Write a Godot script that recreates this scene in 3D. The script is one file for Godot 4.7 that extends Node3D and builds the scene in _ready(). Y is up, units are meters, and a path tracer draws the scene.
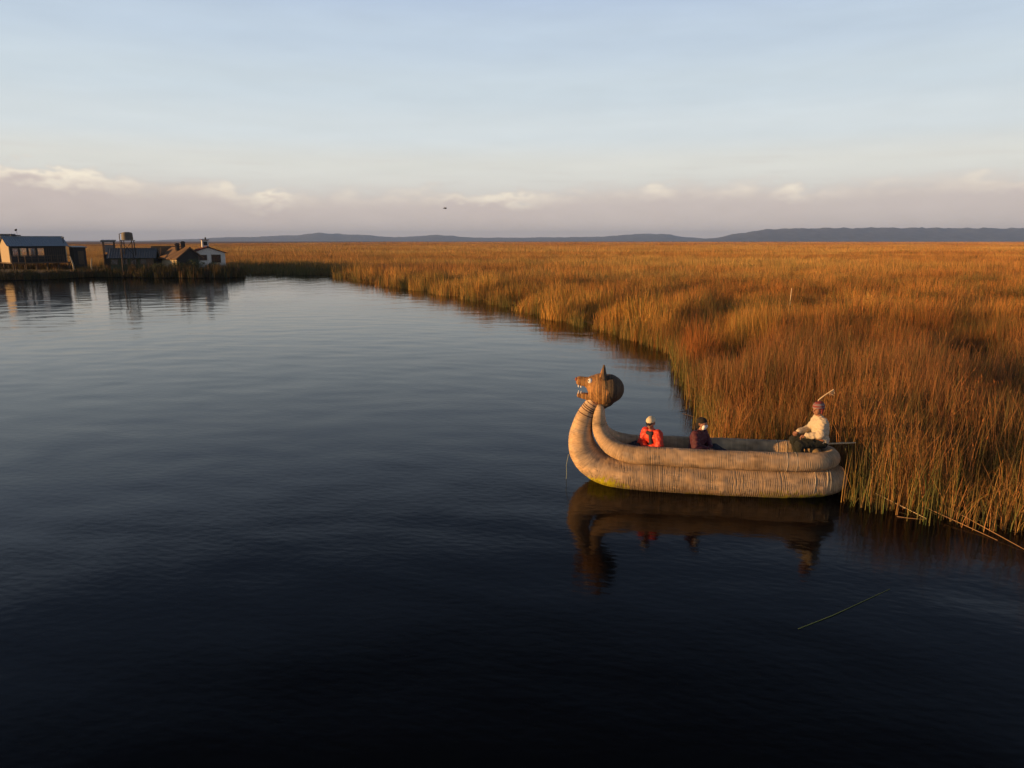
extends Node3D
# Reed boat with a carved cat head beside a reed bed on a lake at sundown.

const F := 710.0                       # focal length in picture heights of 768
const PITCH := 11.4
const EYE := 4.75
const BOAT_AT := Vector3(6.22, 0.0, -13.05)
const BOAT_TURN := -8.8

var rng := RandomNumberGenerator.new()
var mats := {}
var taken := {}
var boat_xf := Transform3D()

# ---------------------------------------------------------------- helpers
func numbered(called: String) -> String:
	var k: int = taken.get(called, 0)
	taken[called] = k + 1
	return called if k == 0 else "%s_%03d" % [called, k]

func tag(o: Node, label := "", category := "", group := "", kind := "") -> Node:
	if label != "": o.set_meta("label", label)
	if category != "": o.set_meta("category", category)
	if group != "": o.set_meta("group", group)
	if kind != "": o.set_meta("kind", kind)
	return o

func thing(called: String, label: String, category: String, at := Vector3.ZERO, turn := 0.0, group := "") -> Node3D:
	var o := Node3D.new()
	o.name = numbered(called)
	add_child(o)
	o.position = at
	o.rotation_degrees.y = turn
	tag(o, label, category, group)
	return o

func obj(called: String, m: Mesh, mat: Material, parent: Node = self) -> MeshInstance3D:
	var o := MeshInstance3D.new()
	o.name = numbered(called) if parent == self else called
	o.mesh = m
	o.material_override = mat
	parent.add_child(o, true)
	return o

func lin(r: float, g: float, b: float) -> Color:
	return Color(r, g, b).linear_to_srgb()

func noise_tex(seed_: int, freq: float, lo: Color, hi: Color, w := 256, h := 256, oct := 4) -> NoiseTexture2D:
	var n := FastNoiseLite.new()
	n.seed = seed_
	n.frequency = freq
	n.fractal_octaves = oct
	var t := NoiseTexture2D.new()
	t.noise = n
	t.width = w
	t.height = h
	t.seamless = true
	var g := Gradient.new()
	g.set_color(0, lo)
	g.set_color(1, hi)
	t.color_ramp = g
	return t

func plain(key: String, c: Color, rough := 0.85, vary := 0.0, scale := 1.0, metal := 0.0) -> StandardMaterial3D:
	if mats.has(key): return mats[key]
	var m := StandardMaterial3D.new()
	m.albedo_color = c
	m.roughness = rough
	m.metallic = metal
	if vary > 0.0:
		m.albedo_texture = noise_tex(hash(key) % 1000, 0.03, Color(1.0 - vary, 1.0 - vary, 1.0 - vary), Color.WHITE)
		m.uv1_triplanar = true
		m.uv1_scale = Vector3.ONE * scale
	mats[key] = m
	return m

func box_mesh(size: Vector3) -> BoxMesh:
	var b := BoxMesh.new()
	b.size = size
	return b

func box(parent: Node, called: String, size: Vector3, at: Vector3, mat: Material, turn := Vector3.ZERO) -> MeshInstance3D:
	var o := obj(called, box_mesh(size), mat, parent)
	o.position = at
	o.rotation_degrees = turn
	return o

func mesh_of(v: PackedVector3Array, idx: PackedInt32Array, col := PackedColorArray(), nor := PackedVector3Array(), uv := PackedVector2Array()) -> ArrayMesh:
	var a := []
	a.resize(Mesh.ARRAY_MAX)
	a[Mesh.ARRAY_VERTEX] = v
	a[Mesh.ARRAY_INDEX] = idx
	if col.size(): a[Mesh.ARRAY_COLOR] = col
	if nor.size(): a[Mesh.ARRAY_NORMAL] = nor
	if uv.size(): a[Mesh.ARRAY_TEX_UV] = uv
	var m := ArrayMesh.new()
	m.add_surface_from_arrays(Mesh.PRIMITIVE_TRIANGLES, a)
	return m

# a rod along points with a radius at each
func rod(pts: Array, radii: Array, sides := 6) -> ArrayMesh:
	var v := PackedVector3Array()
	var nn := PackedVector3Array()
	var idx := PackedInt32Array()
	var prev := Vector3.ZERO
	for i in pts.size():
		var t: Vector3 = (pts[mini(i + 1, pts.size() - 1)] - pts[maxi(i - 1, 0)]).normalized()
		var s := t.cross(Vector3.UP if absf(t.y) < 0.95 else Vector3.RIGHT).normalized()
		if prev != Vector3.ZERO:
			s = (prev - t * prev.dot(t)).normalized()
		prev = s
		var u := s.cross(t)
		for k in sides:
			var a := TAU * k / sides
			var d := s * cos(a) + u * sin(a)
			v.append(pts[i] + d * radii[i])
			nn.append(d)
	for i in pts.size() - 1:
		for k in sides:
			var p := i * sides + k
			var q := i * sides + (k + 1) % sides
			idx.append_array([p, q, p + sides, q, q + sides, p + sides])
	for e in 2:
		var base := e * (pts.size() - 1) * sides
		for k in range(1, sides - 1):
			idx.append_array([base, base + k, base + k + 1] if e else [base, base + k + 1, base + k])
	return mesh_of(v, idx, PackedColorArray(), nn)

func catmull(p: Array, per: int) -> Array:
	# p: array of arrays of floats; returns interpolated rows
	var out := []
	for i in p.size() - 1:
		var a: Array = p[maxi(i - 1, 0)]
		var b: Array = p[i]
		var c: Array = p[i + 1]
		var d: Array = p[mini(i + 2, p.size() - 1)]
		for k in per:
			var t := float(k) / per
			var row := []
			for j in b.size():
				row.append(0.5 * (2.0 * b[j] + (c[j] - a[j]) * t + (2.0 * a[j] - 5.0 * b[j] + 4.0 * c[j] - d[j]) * t * t + (3.0 * b[j] - a[j] - 3.0 * c[j] + d[j]) * t * t * t))
			out.append(row)
	out.append(p[p.size() - 1])
	return out

func even(rows: Array, step: float) -> Array:
	# resample rows [x, y, z, ...] to even spacing
	var out := [rows[0]]
	var want := step
	var run := 0.0
	for i in range(1, rows.size()):
		var a: Array = rows[i - 1]
		var b: Array = rows[i]
		var l := Vector3(a[0], a[1], a[2]).distance_to(Vector3(b[0], b[1], b[2]))
		while l > 0.0 and run + l >= want:
			var t := (want - run) / l
			var r := []
			for j in a.size(): r.append(lerpf(a[j], b[j], t))
			out.append(r)
			want += step
		run += l
	return out

# ------------------------------------------------ smooth bodies from bones (surface nets)
# bones: [a, b, ra, rb]
func flesh(bones: Array, cell: float, k: float, v: PackedVector3Array, idx: PackedInt32Array, cut = null) -> void:
	var lo := Vector3.ONE * 1e9
	var hi := Vector3.ONE * -1e9
	for b in bones:
		for e in 2:
			lo = lo.min(b[e] - Vector3.ONE * (b[2 + e] + cell * 3.0))
			hi = hi.max(b[e] + Vector3.ONE * (b[2 + e] + cell * 3.0))
	var nx := int((hi.x - lo.x) / cell) + 2
	var ny := int((hi.y - lo.y) / cell) + 2
	var nz := int((hi.z - lo.z) / cell) + 2
	var f := PackedFloat32Array()
	f.resize(nx * ny * nz)
	f.fill(1.0)
	for b in bones:
		var a: Vector3 = b[0]
		var ab: Vector3 = b[1] - b[0]
		var ra: float = b[2]
		var dr: float = b[3] - b[2]
		var l2 := maxf(ab.length_squared(), 1e-9)
		var m := Vector3.ONE * (maxf(b[2], b[3]) + k + cell * 2.0)
		var p0 := ((a.min(b[1]) - m - lo) / cell).floor()
		var p1 := ((a.max(b[1]) + m - lo) / cell).ceil()
		for z in range(maxi(0, int(p0.z)), mini(nz, int(p1.z) + 1)):
			for y in range(maxi(0, int(p0.y)), mini(ny, int(p1.y) + 1)):
				var row := (z * ny + y) * nx
				for x in range(maxi(0, int(p0.x)), mini(nx, int(p1.x) + 1)):
					var p := lo + Vector3(x, y, z) * cell - a
					var t := clampf(p.dot(ab) / l2, 0.0, 1.0)
					var d := (p - ab * t).length() - ra - dr * t
					var o := f[row + x]
					var h := maxf(k - absf(d - o), 0.0) / k
					f[row + x] = minf(d, o) - h * h * k * 0.25
	if cut != null:
		for z in nz:
			for y in ny:
				for x in nx:
					var i := (z * ny + y) * nx + x
					if f[i] < 0.3:
						f[i] = maxf(f[i], cut.call(lo + Vector3(x, y, z) * cell))
	var at := {}
	var base := v.size()
	for z in nz - 1:
		for y in ny - 1:
			for x in nx - 1:
				var i := (z * ny + y) * nx + x
				var c0 := f[i]
				var corners := [c0, f[i + 1], f[i + nx], f[i + nx + 1], f[i + nx * ny], f[i + nx * ny + 1], f[i + nx * ny + nx], f[i + nx * ny + nx + 1]]
				var neg := 0
				for c in corners:
					if c < 0.0: neg += 1
				if neg == 0 or neg == 8: continue
				var sum := Vector3.ZERO
				var cnt := 0
				for e in [[0, 1], [2, 3], [4, 5], [6, 7], [0, 2], [1, 3], [4, 6], [5, 7], [0, 4], [1, 5], [2, 6], [3, 7]]:
					var a0: float = corners[e[0]]
					var b0: float = corners[e[1]]
					if (a0 < 0.0) != (b0 < 0.0):
						var pa := Vector3(e[0] & 1, (e[0] >> 1) & 1, e[0] >> 2)
						var pb := Vector3(e[1] & 1, (e[1] >> 1) & 1, e[1] >> 2)
						sum += pa.lerp(pb, a0 / (a0 - b0))
						cnt += 1
				at[i] = v.size()
				v.append(lo + (Vector3(x, y, z) + sum / cnt) * cell)
	for i in at:
		var x: int = i % nx
		var y: int = (i / nx) % ny
		var z: int = i / (nx * ny)
		if x < 1 or y < 1 or z < 1: continue
		var s := f[i] < 0.0
		for ax in 3:
			var d: int = [1, nx, nx * ny][ax]
			if s == (f[i + d] < 0.0): continue
			var d1: int = [nx, nx * ny, 1][ax]
			var d2: int = [nx * ny, 1, nx][ax]
			if not (at.has(i - d1) and at.has(i - d2) and at.has(i - d1 - d2)): continue
			var q := [at[i], at[i - d1], at[i - d1 - d2], at[i - d2]]
			if s:
				idx.append_array([q[0], q[2], q[1], q[0], q[3], q[2]])
			else:
				idx.append_array([q[0], q[1], q[2], q[0], q[2], q[3]])

func smooth(v: PackedVector3Array, idx: PackedInt32Array, col := PackedColorArray()) -> ArrayMesh:
	var n := PackedVector3Array()
	n.resize(v.size())
	for t in range(0, idx.size(), 3):
		var c := (v[idx[t + 2]] - v[idx[t]]).cross(v[idx[t + 1]] - v[idx[t]])
		for e in 3: n[idx[t + e]] += c
	for i in n.size(): n[i] = n[i].normalized()
	return mesh_of(v, idx, col, n)

func flesh_mesh(bones: Array, cell: float, k: float, cut = null) -> ArrayMesh:
	var v := PackedVector3Array()
	var idx := PackedInt32Array()
	flesh(bones, cell, k, v, idx, cut)
	return smooth(v, idx)



# cloth: the surface of the bones with creases pushed in and out
func cloth_mesh(bones: Array, cell: float, k: float, amp: float, seed_: int) -> ArrayMesh:
	var v := PackedVector3Array()
	var idx := PackedInt32Array()
	flesh(bones, cell, k, v, idx)
	var a := smooth(v, idx).surface_get_arrays(0)
	var nn: PackedVector3Array = a[Mesh.ARRAY_NORMAL]
	var n := FastNoiseLite.new()
	n.seed = seed_
	n.frequency = 1.0
	n.fractal_octaves = 2
	n.fractal_type = FastNoiseLite.FRACTAL_RIDGED
	for i in v.size():
		v[i] += nn[i] * amp * n.get_noise_3d(v[i].x * 7.0 + v[i].y * 3.0, v[i].y * 9.0, v[i].z * 5.0)
	return smooth(v, idx)

func _ready():
	rng.seed = 7
	boat_xf = Transform3D(Basis(Vector3.UP, deg_to_rad(BOAT_TURN)), BOAT_AT)
	var cam := Camera3D.new()
	cam.name = "camera"
	add_child(cam)
	cam.position = Vector3(0, EYE, 0)
	cam.rotation_degrees = Vector3(-PITCH, 0, 0.0)
	cam.fov = rad_to_deg(2.0 * atan(384.0 / F))
	cam.near = 0.1
	cam.far = 40000.0
	cam.current = true
	var env := Environment.new()
	env.tonemap_mode = Environment.TONE_MAPPER_LINEAR
	env.tonemap_exposure = 1.65
	env.background_mode = Environment.BG_SKY
	env.sdfgi_enabled = true
	env.ssao_enabled = true
	env.ssil_enabled = true
	env.fog_enabled = true
	env.fog_density = 0.000105
	env.fog_light_color = Color(0.60, 0.75, 1.0)
	var sky := Sky.new()
	sky.sky_material = make_sky()
	env.sky = sky
	var we := WorldEnvironment.new()
	we.name = "world_environment"
	we.environment = env
	add_child(we)
	var sun := DirectionalLight3D.new()
	sun.name = "sun"
	add_child(sun)
	sun.light_color = Color(1.0, 0.76, 0.47)
	sun.light_energy = 1.6
	sun.light_angular_distance = 0.6
	sun.shadow_enabled = true
	var el := deg_to_rad(5.8)
	var back := deg_to_rad(12.0)           # from the left, a little behind the camera
	var to_sun := Vector3(-cos(el) * cos(back), sin(el), cos(el) * sin(back))
	sun.look_at_from_position(to_sun * 50.0, Vector3.ZERO)

	make_water()
	make_ground()
	make_hills()
	make_reeds()
	print("reeds done")
	make_boat()
	print("boat done")
	make_people()
	print("people done")
	make_island()
	make_small_things()

func ramp(rows: Array, e: float) -> Vector3:
	for i in rows.size() - 1:
		if e <= rows[i + 1][0]:
			var t: float = clampf((e - rows[i][0]) / (rows[i + 1][0] - rows[i][0]), 0.0, 1.0)
			t = t * t * (3.0 - 2.0 * t)
			return (rows[i][1] as Vector3).lerp(rows[i + 1][1], t)
	return rows[rows.size() - 1][1]

func c8(r: float, g: float, b: float) -> Vector3:
	var c := Color(r / 255.0, g / 255.0, b / 255.0).srgb_to_linear()
	return Vector3(c.r, c.g, c.b)

func make_sky() -> PanoramaSkyMaterial:
	var W := 4096
	var H := 2048
	var rows := [
		[-1.0, c8(196, 186, 180)], [0.0, c8(204, 195, 189)], [3.0, c8(214, 209, 201)], [5.5, c8(217, 217, 210)], [8.0, c8(208, 216, 219)], [11.0, c8(198, 210, 218)],
		[14.5, c8(187, 202, 217)], [18.0, c8(175, 192, 215)], [26.0, c8(110, 130, 162)], [40.0, c8(54, 66, 90)], [60.0, c8(34, 43, 60)], [90.0, c8(29, 37, 53)]]
	var n := FastNoiseLite.new()
	n.seed = 11
	n.frequency = 1.0
	n.fractal_octaves = 5
	var n2 := FastNoiseLite.new()
	n2.seed = 4
	n2.frequency = 1.0
	n2.fractal_octaves = 3
	var bank := c8(203, 189, 182)
	var bank_low := c8(212, 195, 184)
	var cream := c8(250, 238, 216)
	var haze_c := c8(206, 199, 193)
	var data := PackedFloat32Array()
	for j in H:
		var e := 90.0 - (j + 0.5) / H * 180.0
		var base := ramp(rows, e)
		if e > 21.0 or e < -0.3:
			if e < -0.3: base = c8(120, 112, 112)
			var row := PackedFloat32Array()
			row.resize(W * 3)
			for i in W:
				row[i * 3] = base.x
				row[i * 3 + 1] = base.y
				row[i * 3 + 2] = base.z
			data.append_array(row)
			continue
		var row := PackedFloat32Array()
		row.resize(W * 3)
		for i in W:
			var az := fposmod((i + 0.5) / W * 360.0 + 180.0, 360.0) - 180.0      # 0 straight ahead, to the right positive
			var ar := deg_to_rad(az)
			var cx := cos(ar) + 7.3
			var cz := sin(ar) + 9.1
			var c := base
			# high thin veil
			if e > 4.0:
				var veil := n2.get_noise_3d(cx * 6.0, e * 0.55, cz * 6.0) * 0.5 + n.get_noise_3d(cx * 9.0, e * 1.2 + 40.0, cz * 9.0) * 0.3
				c *= 1.0 + veil * 0.07
			# the bank of cloud along the horizon with a billowing top edge
			if e < 9.0:
				var edge := 3.75 + 0.8 * n2.get_noise_2d(cx * 2.1 + 3.0, cz * 2.1) + 0.75 * exp(-pow((az + 34.0) / 13.0, 2.0)) + 0.1 * sin(ar * 2.0)
				var puff := n.get_noise_3d(cx * 17.0, e * 0.75, cz * 17.0)
				var fine := n.get_noise_3d(cx * 45.0, e * 2.2 + 9.0, cz * 45.0)
				var heap := clampf(n2.get_noise_2d(cx * 5.0 + 21.3, cz * 5.0 - 7.0) * 1.6 - 0.1, 0.0, 1.0) + exp(-pow((az + 33.0) / 5.0, 2.0)) + 0.8 * exp(-pow((az + 1.5) / 4.5, 2.0))
				heap = minf(heap, 1.0)
				var top := edge + puff * (0.6 + 0.7 * heap) + fine * (0.15 + 0.3 * heap)
				var m := smoothstep(0.8 - 0.45 * heap, -0.6 + 0.3 * heap, e - top)
				# sunlit rim of the bank, stronger where it heaps up
				var rim := smoothstep(-1.3, 0.1, e - top) * m * (0.28 + 0.3 * clampf(puff * 2.0, -0.6, 1.0) + 0.6 * heap)
				var body := bank_low.lerp(bank, clampf(e / 3.0, 0.0, 1.0)) * (1.0 + 0.05 * puff)
				var lit := body.lerp(cream, clampf(rim * 1.25, 0.0, 1.0))
				c = c.lerp(lit, m * (0.85 + 0.15 * heap))
				# soft streaks over the bank
				var streak := smoothstep(0.12, 0.55, n.get_noise_3d(cx * 7.0, e * 2.6 + 70.0, cz * 7.0)) * smoothstep(7.5, 5.5, e) * smoothstep(2.6, 4.2, e)
				c = c.lerp(haze_c, streak * 0.22)
			row[i * 3] = c.x
			row[i * 3 + 1] = c.y
			row[i * 3 + 2] = c.z
		data.append_array(row)
	var im := Image.create_from_data(W, H, false, Image.FORMAT_RGBF, data.to_byte_array())
	var m := PanoramaSkyMaterial.new()
	m.panorama = ImageTexture.create_from_image(im)
	m.energy_multiplier = 0.67
	return m

# ---------------------------------------------------------------- water, ground, hills
func make_water():
	var m := StandardMaterial3D.new()
	m.albedo_color = lin(0.002, 0.0026, 0.0032)
	m.metallic_specular = 0.18
	var swell := FastNoiseLite.new()               # broad soft swells a few metres long
	swell.seed = 5
	swell.frequency = 0.0085
	swell.fractal_octaves = 2
	var st := NoiseTexture2D.new()
	st.noise = swell
	st.width = 2048
	st.height = 2048
	st.seamless = true
	st.as_normal_map = true
	st.bump_strength = 8.0
	m.normal_enabled = true
	m.normal_texture = st
	m.normal_scale = 0.10
	var rip := FastNoiseLite.new()                 # fine ripples
	rip.seed = 9
	rip.frequency = 0.1
	rip.fractal_octaves = 3
	var rt := NoiseTexture2D.new()
	rt.noise = rip
	rt.width = 2048
	rt.height = 2048
	rt.seamless = true
	m.heightmap_enabled = true
	m.heightmap_texture = rt
	m.heightmap_scale = 0.19
	# wind patches: calm and ruffled areas
	m.roughness = 1.0
	m.roughness_texture = noise_tex(15, 0.004, Color(0.045, 0.045, 0.045), Color(0.12, 0.12, 0.12), 512, 512, 3)
	m.uv1_scale = Vector3(1.0 / 64.0, 1.0 / 36.0, 1.0)
	var v := PackedVector3Array()
	var uv := PackedVector2Array()
	var nn := PackedVector3Array()
	for p in [Vector2(-700, 60), Vector2(700, 60), Vector2(700, -900), Vector2(-700, -900)]:
		v.append(Vector3(p.x, 0, p.y))
		var r: Vector2 = p.rotated(deg_to_rad(-14.0))
		uv.append(r)
		nn.append(Vector3.UP)
	var o := obj("water", mesh_of(v, PackedInt32Array([0, 2, 1, 0, 3, 2]), PackedColorArray(), nn, uv), m)
	tag(o, "", "", "", "structure")

const BANK := [[60.0, -4.0], [16.0, 8.2], [11.0, 9.6], [8.9, 10.75], [8.3, 11.25], [7.5, 11.85], [6.95, 12.15], [6.50, 12.42], [6.45, 13.0], [6.35, 13.45], [5.6, 14.1], [5.0, 14.5], [4.75, 15.0], [4.95, 16.2], [5.2, 17.8], [5.7, 21.0], [6.3, 25.2], [7.0, 29.2], [6.4, 33.5], [5.3, 36.7],
	[3.9, 40.2], [2.1, 45.1], [0.6, 48.5], [-0.6, 52.9], [-3.0, 57.0], [-4.9, 60.4], [-7.9, 67.6], [-12.3, 75.0], [-16.8, 84.3], [-21.9, 91.0], [-24.0, 99.0], [-29.0, 102.5], [-36.0, 103.0], [-44.0, 108.0], [-90.0, 118.0], [-400.0, 130.0]]
const ISLE := [[-110.0, 78.0], [-80.0, 84.0], [-61.8, 86.8], [-58.0, 89.0], [-56.5, 91.0], [-55.5, 95.2], [-53.0, 95.2], [-48.0, 93.4], [-40.7, 93.0], [-36.6, 93.6], [-35.6, 95.6], [-37.5, 99.0], [-44.0, 102.5], [-70.0, 106.0], [-110.0, 108.0]]
var field := PackedVector2Array()
var isle := PackedVector2Array()

func make_ground():
	# reed-bed floor: one sheet inside the bank that reaches the horizon
	field = PackedVector2Array()
	for p in BANK: field.append(Vector2(p[0], -p[1]))
	field.append_array([Vector2(-400, -2600), Vector2(2600, -2600), Vector2(2600, 4)])
	var sheet := PackedVector2Array()
	for p in BANK: sheet.append(Vector2(p[0], -p[1]))
	sheet.append_array([Vector2(-6000, -300), Vector2(-6000, -9800), Vector2(8500, -9800), Vector2(8500, 60)])
	var inner := Geometry2D.offset_polygon(sheet, -1.0)
	if inner.size() == 0: inner = [sheet]
	var tri := Geometry2D.triangulate_polygon(inner[0])
	var v := PackedVector3Array()
	for p in inner[0]: v.append(Vector3(p.x, 0.02, p.y))
	var m := StandardMaterial3D.new()
	m.roughness = 1.0
	m.metallic_specular = 0.1
	m.albedo_color = Color.WHITE
	m.albedo_texture = noise_tex(21, 0.02, lin(0.12, 0.06, 0.022), lin(0.30, 0.17, 0.065), 512, 512, 5)
	m.uv1_triplanar = true
	m.uv1_world_triplanar = true
	m.uv1_scale = Vector3(1.0 / 420.0, 1, 1.0 / 900.0)
	var nn := PackedVector3Array()
	for p in v: nn.append(Vector3.UP)
	tag(obj("ground", mesh_of(v, tri, PackedColorArray(), nn), m), "", "", "", "structure")

func ridge(called: String, dist: float, pts: Array, mat: Material, seed_: int, deep: float):
	# pts: [pixel column, height in metres]; a long hill with a sloping front and back
	var n := FastNoiseLite.new()
	n.seed = seed_
	n.frequency = 0.0016
	n.fractal_octaves = 5
	var v := PackedVector3Array()
	var idx := PackedInt32Array()
	var cols := 0
	var across := 14
	var x: float = pts[0][0]
	while x <= pts[pts.size() - 1][0]:
		var h := 0.0
		for i in pts.size() - 1:
			if x >= pts[i][0] and x <= pts[i + 1][0]:
				h = lerpf(pts[i][1], pts[i + 1][1], smoothstep(0.0, 1.0, (x - pts[i][0]) / (pts[i + 1][0] - pts[i][0])))
		for k in across:
			var t := float(k) / (across - 1)
			var z := dist + (t - 0.5) * deep
			var X := (x - 512.0) / F * 0.98 * z
			var prof := sin(t * PI)
			prof = pow(prof, 0.8)
			var y := h * prof * (1.0 + 0.10 * n.get_noise_2d(X, z)) + h * 0.22 * n.get_noise_2d(X * 2.2, z * 2.2 + 900.0) * prof
			v.append(Vector3(X, y - 2.0 * (1.0 - prof), -z))
		cols += 1
		x += 3.0
	for c in cols - 1:
		for k in across - 1:
			var p := c * across + k
			idx.append_array([p, p + 1, p + across, p + 1, p + across + 1, p + across])
	var o := obj(called, smooth(v, idx), mat)
	tag(o, "", "", "", "structure")

func make_hills():
	var m := plain("hill", lin(0.10, 0.125, 0.165), 1.0, 0.45, 1.0 / 900.0)  # blue-grey of the distance haze is put into the hill colour
	m.uv1_world_triplanar = true
	ridge("hills", 9000.0, [[130, 0], [190, 25], [225, 48], [255, 52], [285, 68], [320, 96], [350, 78], [395, 50], [440, 70], [480, 42], [540, 46], [590, 50], [640, 82], [660, 86], [690, 45], [720, 20], [760, 0]], m, 3, 2600.0)
	ridge("hills_right", 7000.0, [[690, 0], [712, 30], [735, 70], [770, 108], [800, 120], [850, 124], [900, 122], [950, 121], [1000, 118], [1060, 116], [1130, 100], [1230, 60], [1300, 0]], m, 17, 2400.0)

# ---------------------------------------------------------------- reeds
func reed_tuft(seed_: int, count: int, spread: float, tall: Vector2, wide: float, segs: int, lean: float, tips: float, bent: float) -> ArrayMesh:
	var r := RandomNumberGenerator.new()
	r.seed = seed_
	var v := PackedVector3Array()
	var idx := PackedInt32Array()
	var col := PackedColorArray()
	for i in count:
		var a := r.randf() * TAU
		var d := sqrt(r.randf()) * spread
		var base := Vector3(cos(a) * d, -0.05, sin(a) * d)
		var h := r.randf_range(tall.x, tall.y)
		var la := r.randf() * TAU
		var l := Vector3(cos(la), 0, sin(la)) * h * lean * (0.25 + r.randf() * r.randf() * 2.2)
		var yaw := r.randf() * TAU
		var side := Vector3(cos(yaw), 0, sin(yaw)) * wide * r.randf_range(0.7, 1.25)
		var tone := r.randf_range(0.45, 1.3)
		var c := Color(tone, tone * r.randf_range(0.86, 1.08), tone * r.randf_range(0.75, 1.15))
		var kind := r.randf()
		if kind < 0.32: c = Color(tone * 0.42, tone * 0.72, tone * 0.65)       # still green
		elif kind < 0.44: c = Color(tone * 1.25, tone * 1.4, tone * 1.6)      # bleached
		var broken := r.randf() < bent
		var kink := r.randf_range(0.45, 0.85)
		var fall := Vector3(cos(la + 0.4), r.randf_range(-0.5, 0.25), sin(la + 0.4)).normalized()
		var p := v.size()
		for s in segs:
			var t := float(s) / segs
			var q := base + Vector3.UP * h * t + l * pow(t, 1.7)
			if broken and t > kink:
				q = base + Vector3.UP * h * kink + l * pow(kink, 1.7) + fall * h * (t - kink)
			var w := side * (1.0 - 0.55 * t)
			v.append(q - w)
			v.append(q + w)
			col.append(c)
			col.append(c)
			if s > 0:
				var b := p + s * 2
				idx.append_array([b - 2, b - 1, b, b - 1, b + 1, b])
		var tip := base + Vector3.UP * h + l
		if broken: tip = base + Vector3.UP * h * kink + l * pow(kink, 1.7) + fall * h * (1.0 - kink)
		v.append(tip)
		col.append(c)
		var b2 := v.size() - 1
		idx.append_array([b2 - 2, b2 - 1, b2])
		if r.randf() < tips and not broken:
			var c2 := Color(tone * 0.62, tone * 0.5, tone * 0.45)
			var up := (Vector3.UP * h + l * 1.7).normalized()
			var q2 := tip - up * 0.10
			var w2 := side.normalized() * wide * 1.7
			var n0 := v.size()
			v.append_array([q2 - up * 0.05, q2 + w2, q2 - w2, q2 + up * 0.06])
			for k in 4: col.append(c2)
			idx.append_array([n0, n0 + 1, n0 + 2, n0 + 1, n0 + 3, n0 + 2])
	return mesh_of(v, idx, col)

var hue_n := FastNoiseLite.new()
var hue_f := FastNoiseLite.new()
var tall_n := FastNoiseLite.new()

func reed_color(x: float, d: float) -> Color:
	var a := hue_n.get_noise_2d(x * 0.5, d) * 1.6 + hue_f.get_noise_2d(x, d) * 0.7
	var rust := Color(0.40, 0.15, 0.043)
	var orange := Color(0.58, 0.255, 0.068)
	var straw := Color(0.63, 0.365, 0.115)
	var olive := Color(0.155, 0.115, 0.038)
	var c := orange
	if a > 0.0: c = orange.lerp(straw, clampf(a * 1.5, 0.0, 1.0))
	else: c = orange.lerp(rust, clampf(-a * 2.2, 0.0, 1.0))
	var g := hue_f.get_noise_2d(x * 0.6 + 300.0, d * 1.1 - 50.0)
	c = c.lerp(olive, clampf((g - 0.16) * 3.0, 0.0, 0.7))
	if x < -23.5 and d < 116.0:                      # stand beside the island, its shade painted as dark green
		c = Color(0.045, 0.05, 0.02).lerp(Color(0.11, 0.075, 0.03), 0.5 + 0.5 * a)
	# browner reeds round the boat, the dark of gaps between stems painted in too
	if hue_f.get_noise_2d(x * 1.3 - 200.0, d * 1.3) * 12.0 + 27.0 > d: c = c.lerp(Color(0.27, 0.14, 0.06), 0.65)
	# broad paler belts of dry growth across the marsh
	c = c.lerp(straw, clampf(hue_n.get_noise_2d(x * 0.012 + 500.0, d * 0.07) * 1.8 - 0.25, 0.0, 0.45))
	return c

func reed_height(x: float, d: float) -> float:
	return 0.82 + 0.55 * tall_n.get_noise_2d(x, d) + 0.16 * hue_f.get_noise_2d(x * 2.0 - 70.0, d * 2.0)

func bed(called: String, label: String) -> Node3D:
	var o := Node3D.new()
	o.name = numbered(called)
	add_child(o)
	tag(o, label, "reeds", "", "stuff")
	return o

func shore(p: Vector2) -> float:
	var best := 1e9
	for i in BANK.size() - 1:
		var a := Vector2(BANK[i][0], -BANK[i][1])
		var b := Vector2(BANK[i + 1][0], -BANK[i + 1][1])
		best = minf(best, p.distance_squared_to(Geometry2D.get_closest_point_to_segment(p, a, b)))
	return sqrt(best)

func scatter(parent: Node3D, mesh: Mesh, mat: Material, list: Array):
	if list.is_empty(): return
	var mm := MultiMesh.new()
	mm.transform_format = MultiMesh.TRANSFORM_3D
	mm.use_colors = true
	mm.mesh = mesh
	mm.instance_count = list.size()
	for i in list.size():
		mm.set_instance_transform(i, list[i][0])
		mm.set_instance_color(i, list[i][1])
	var o := MultiMeshInstance3D.new()
	o.name = "stems"
	o.multimesh = mm
	o.material_override = mat
	parent.add_child(o, true)
	o.set_meta("kind", "stuff")

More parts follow.
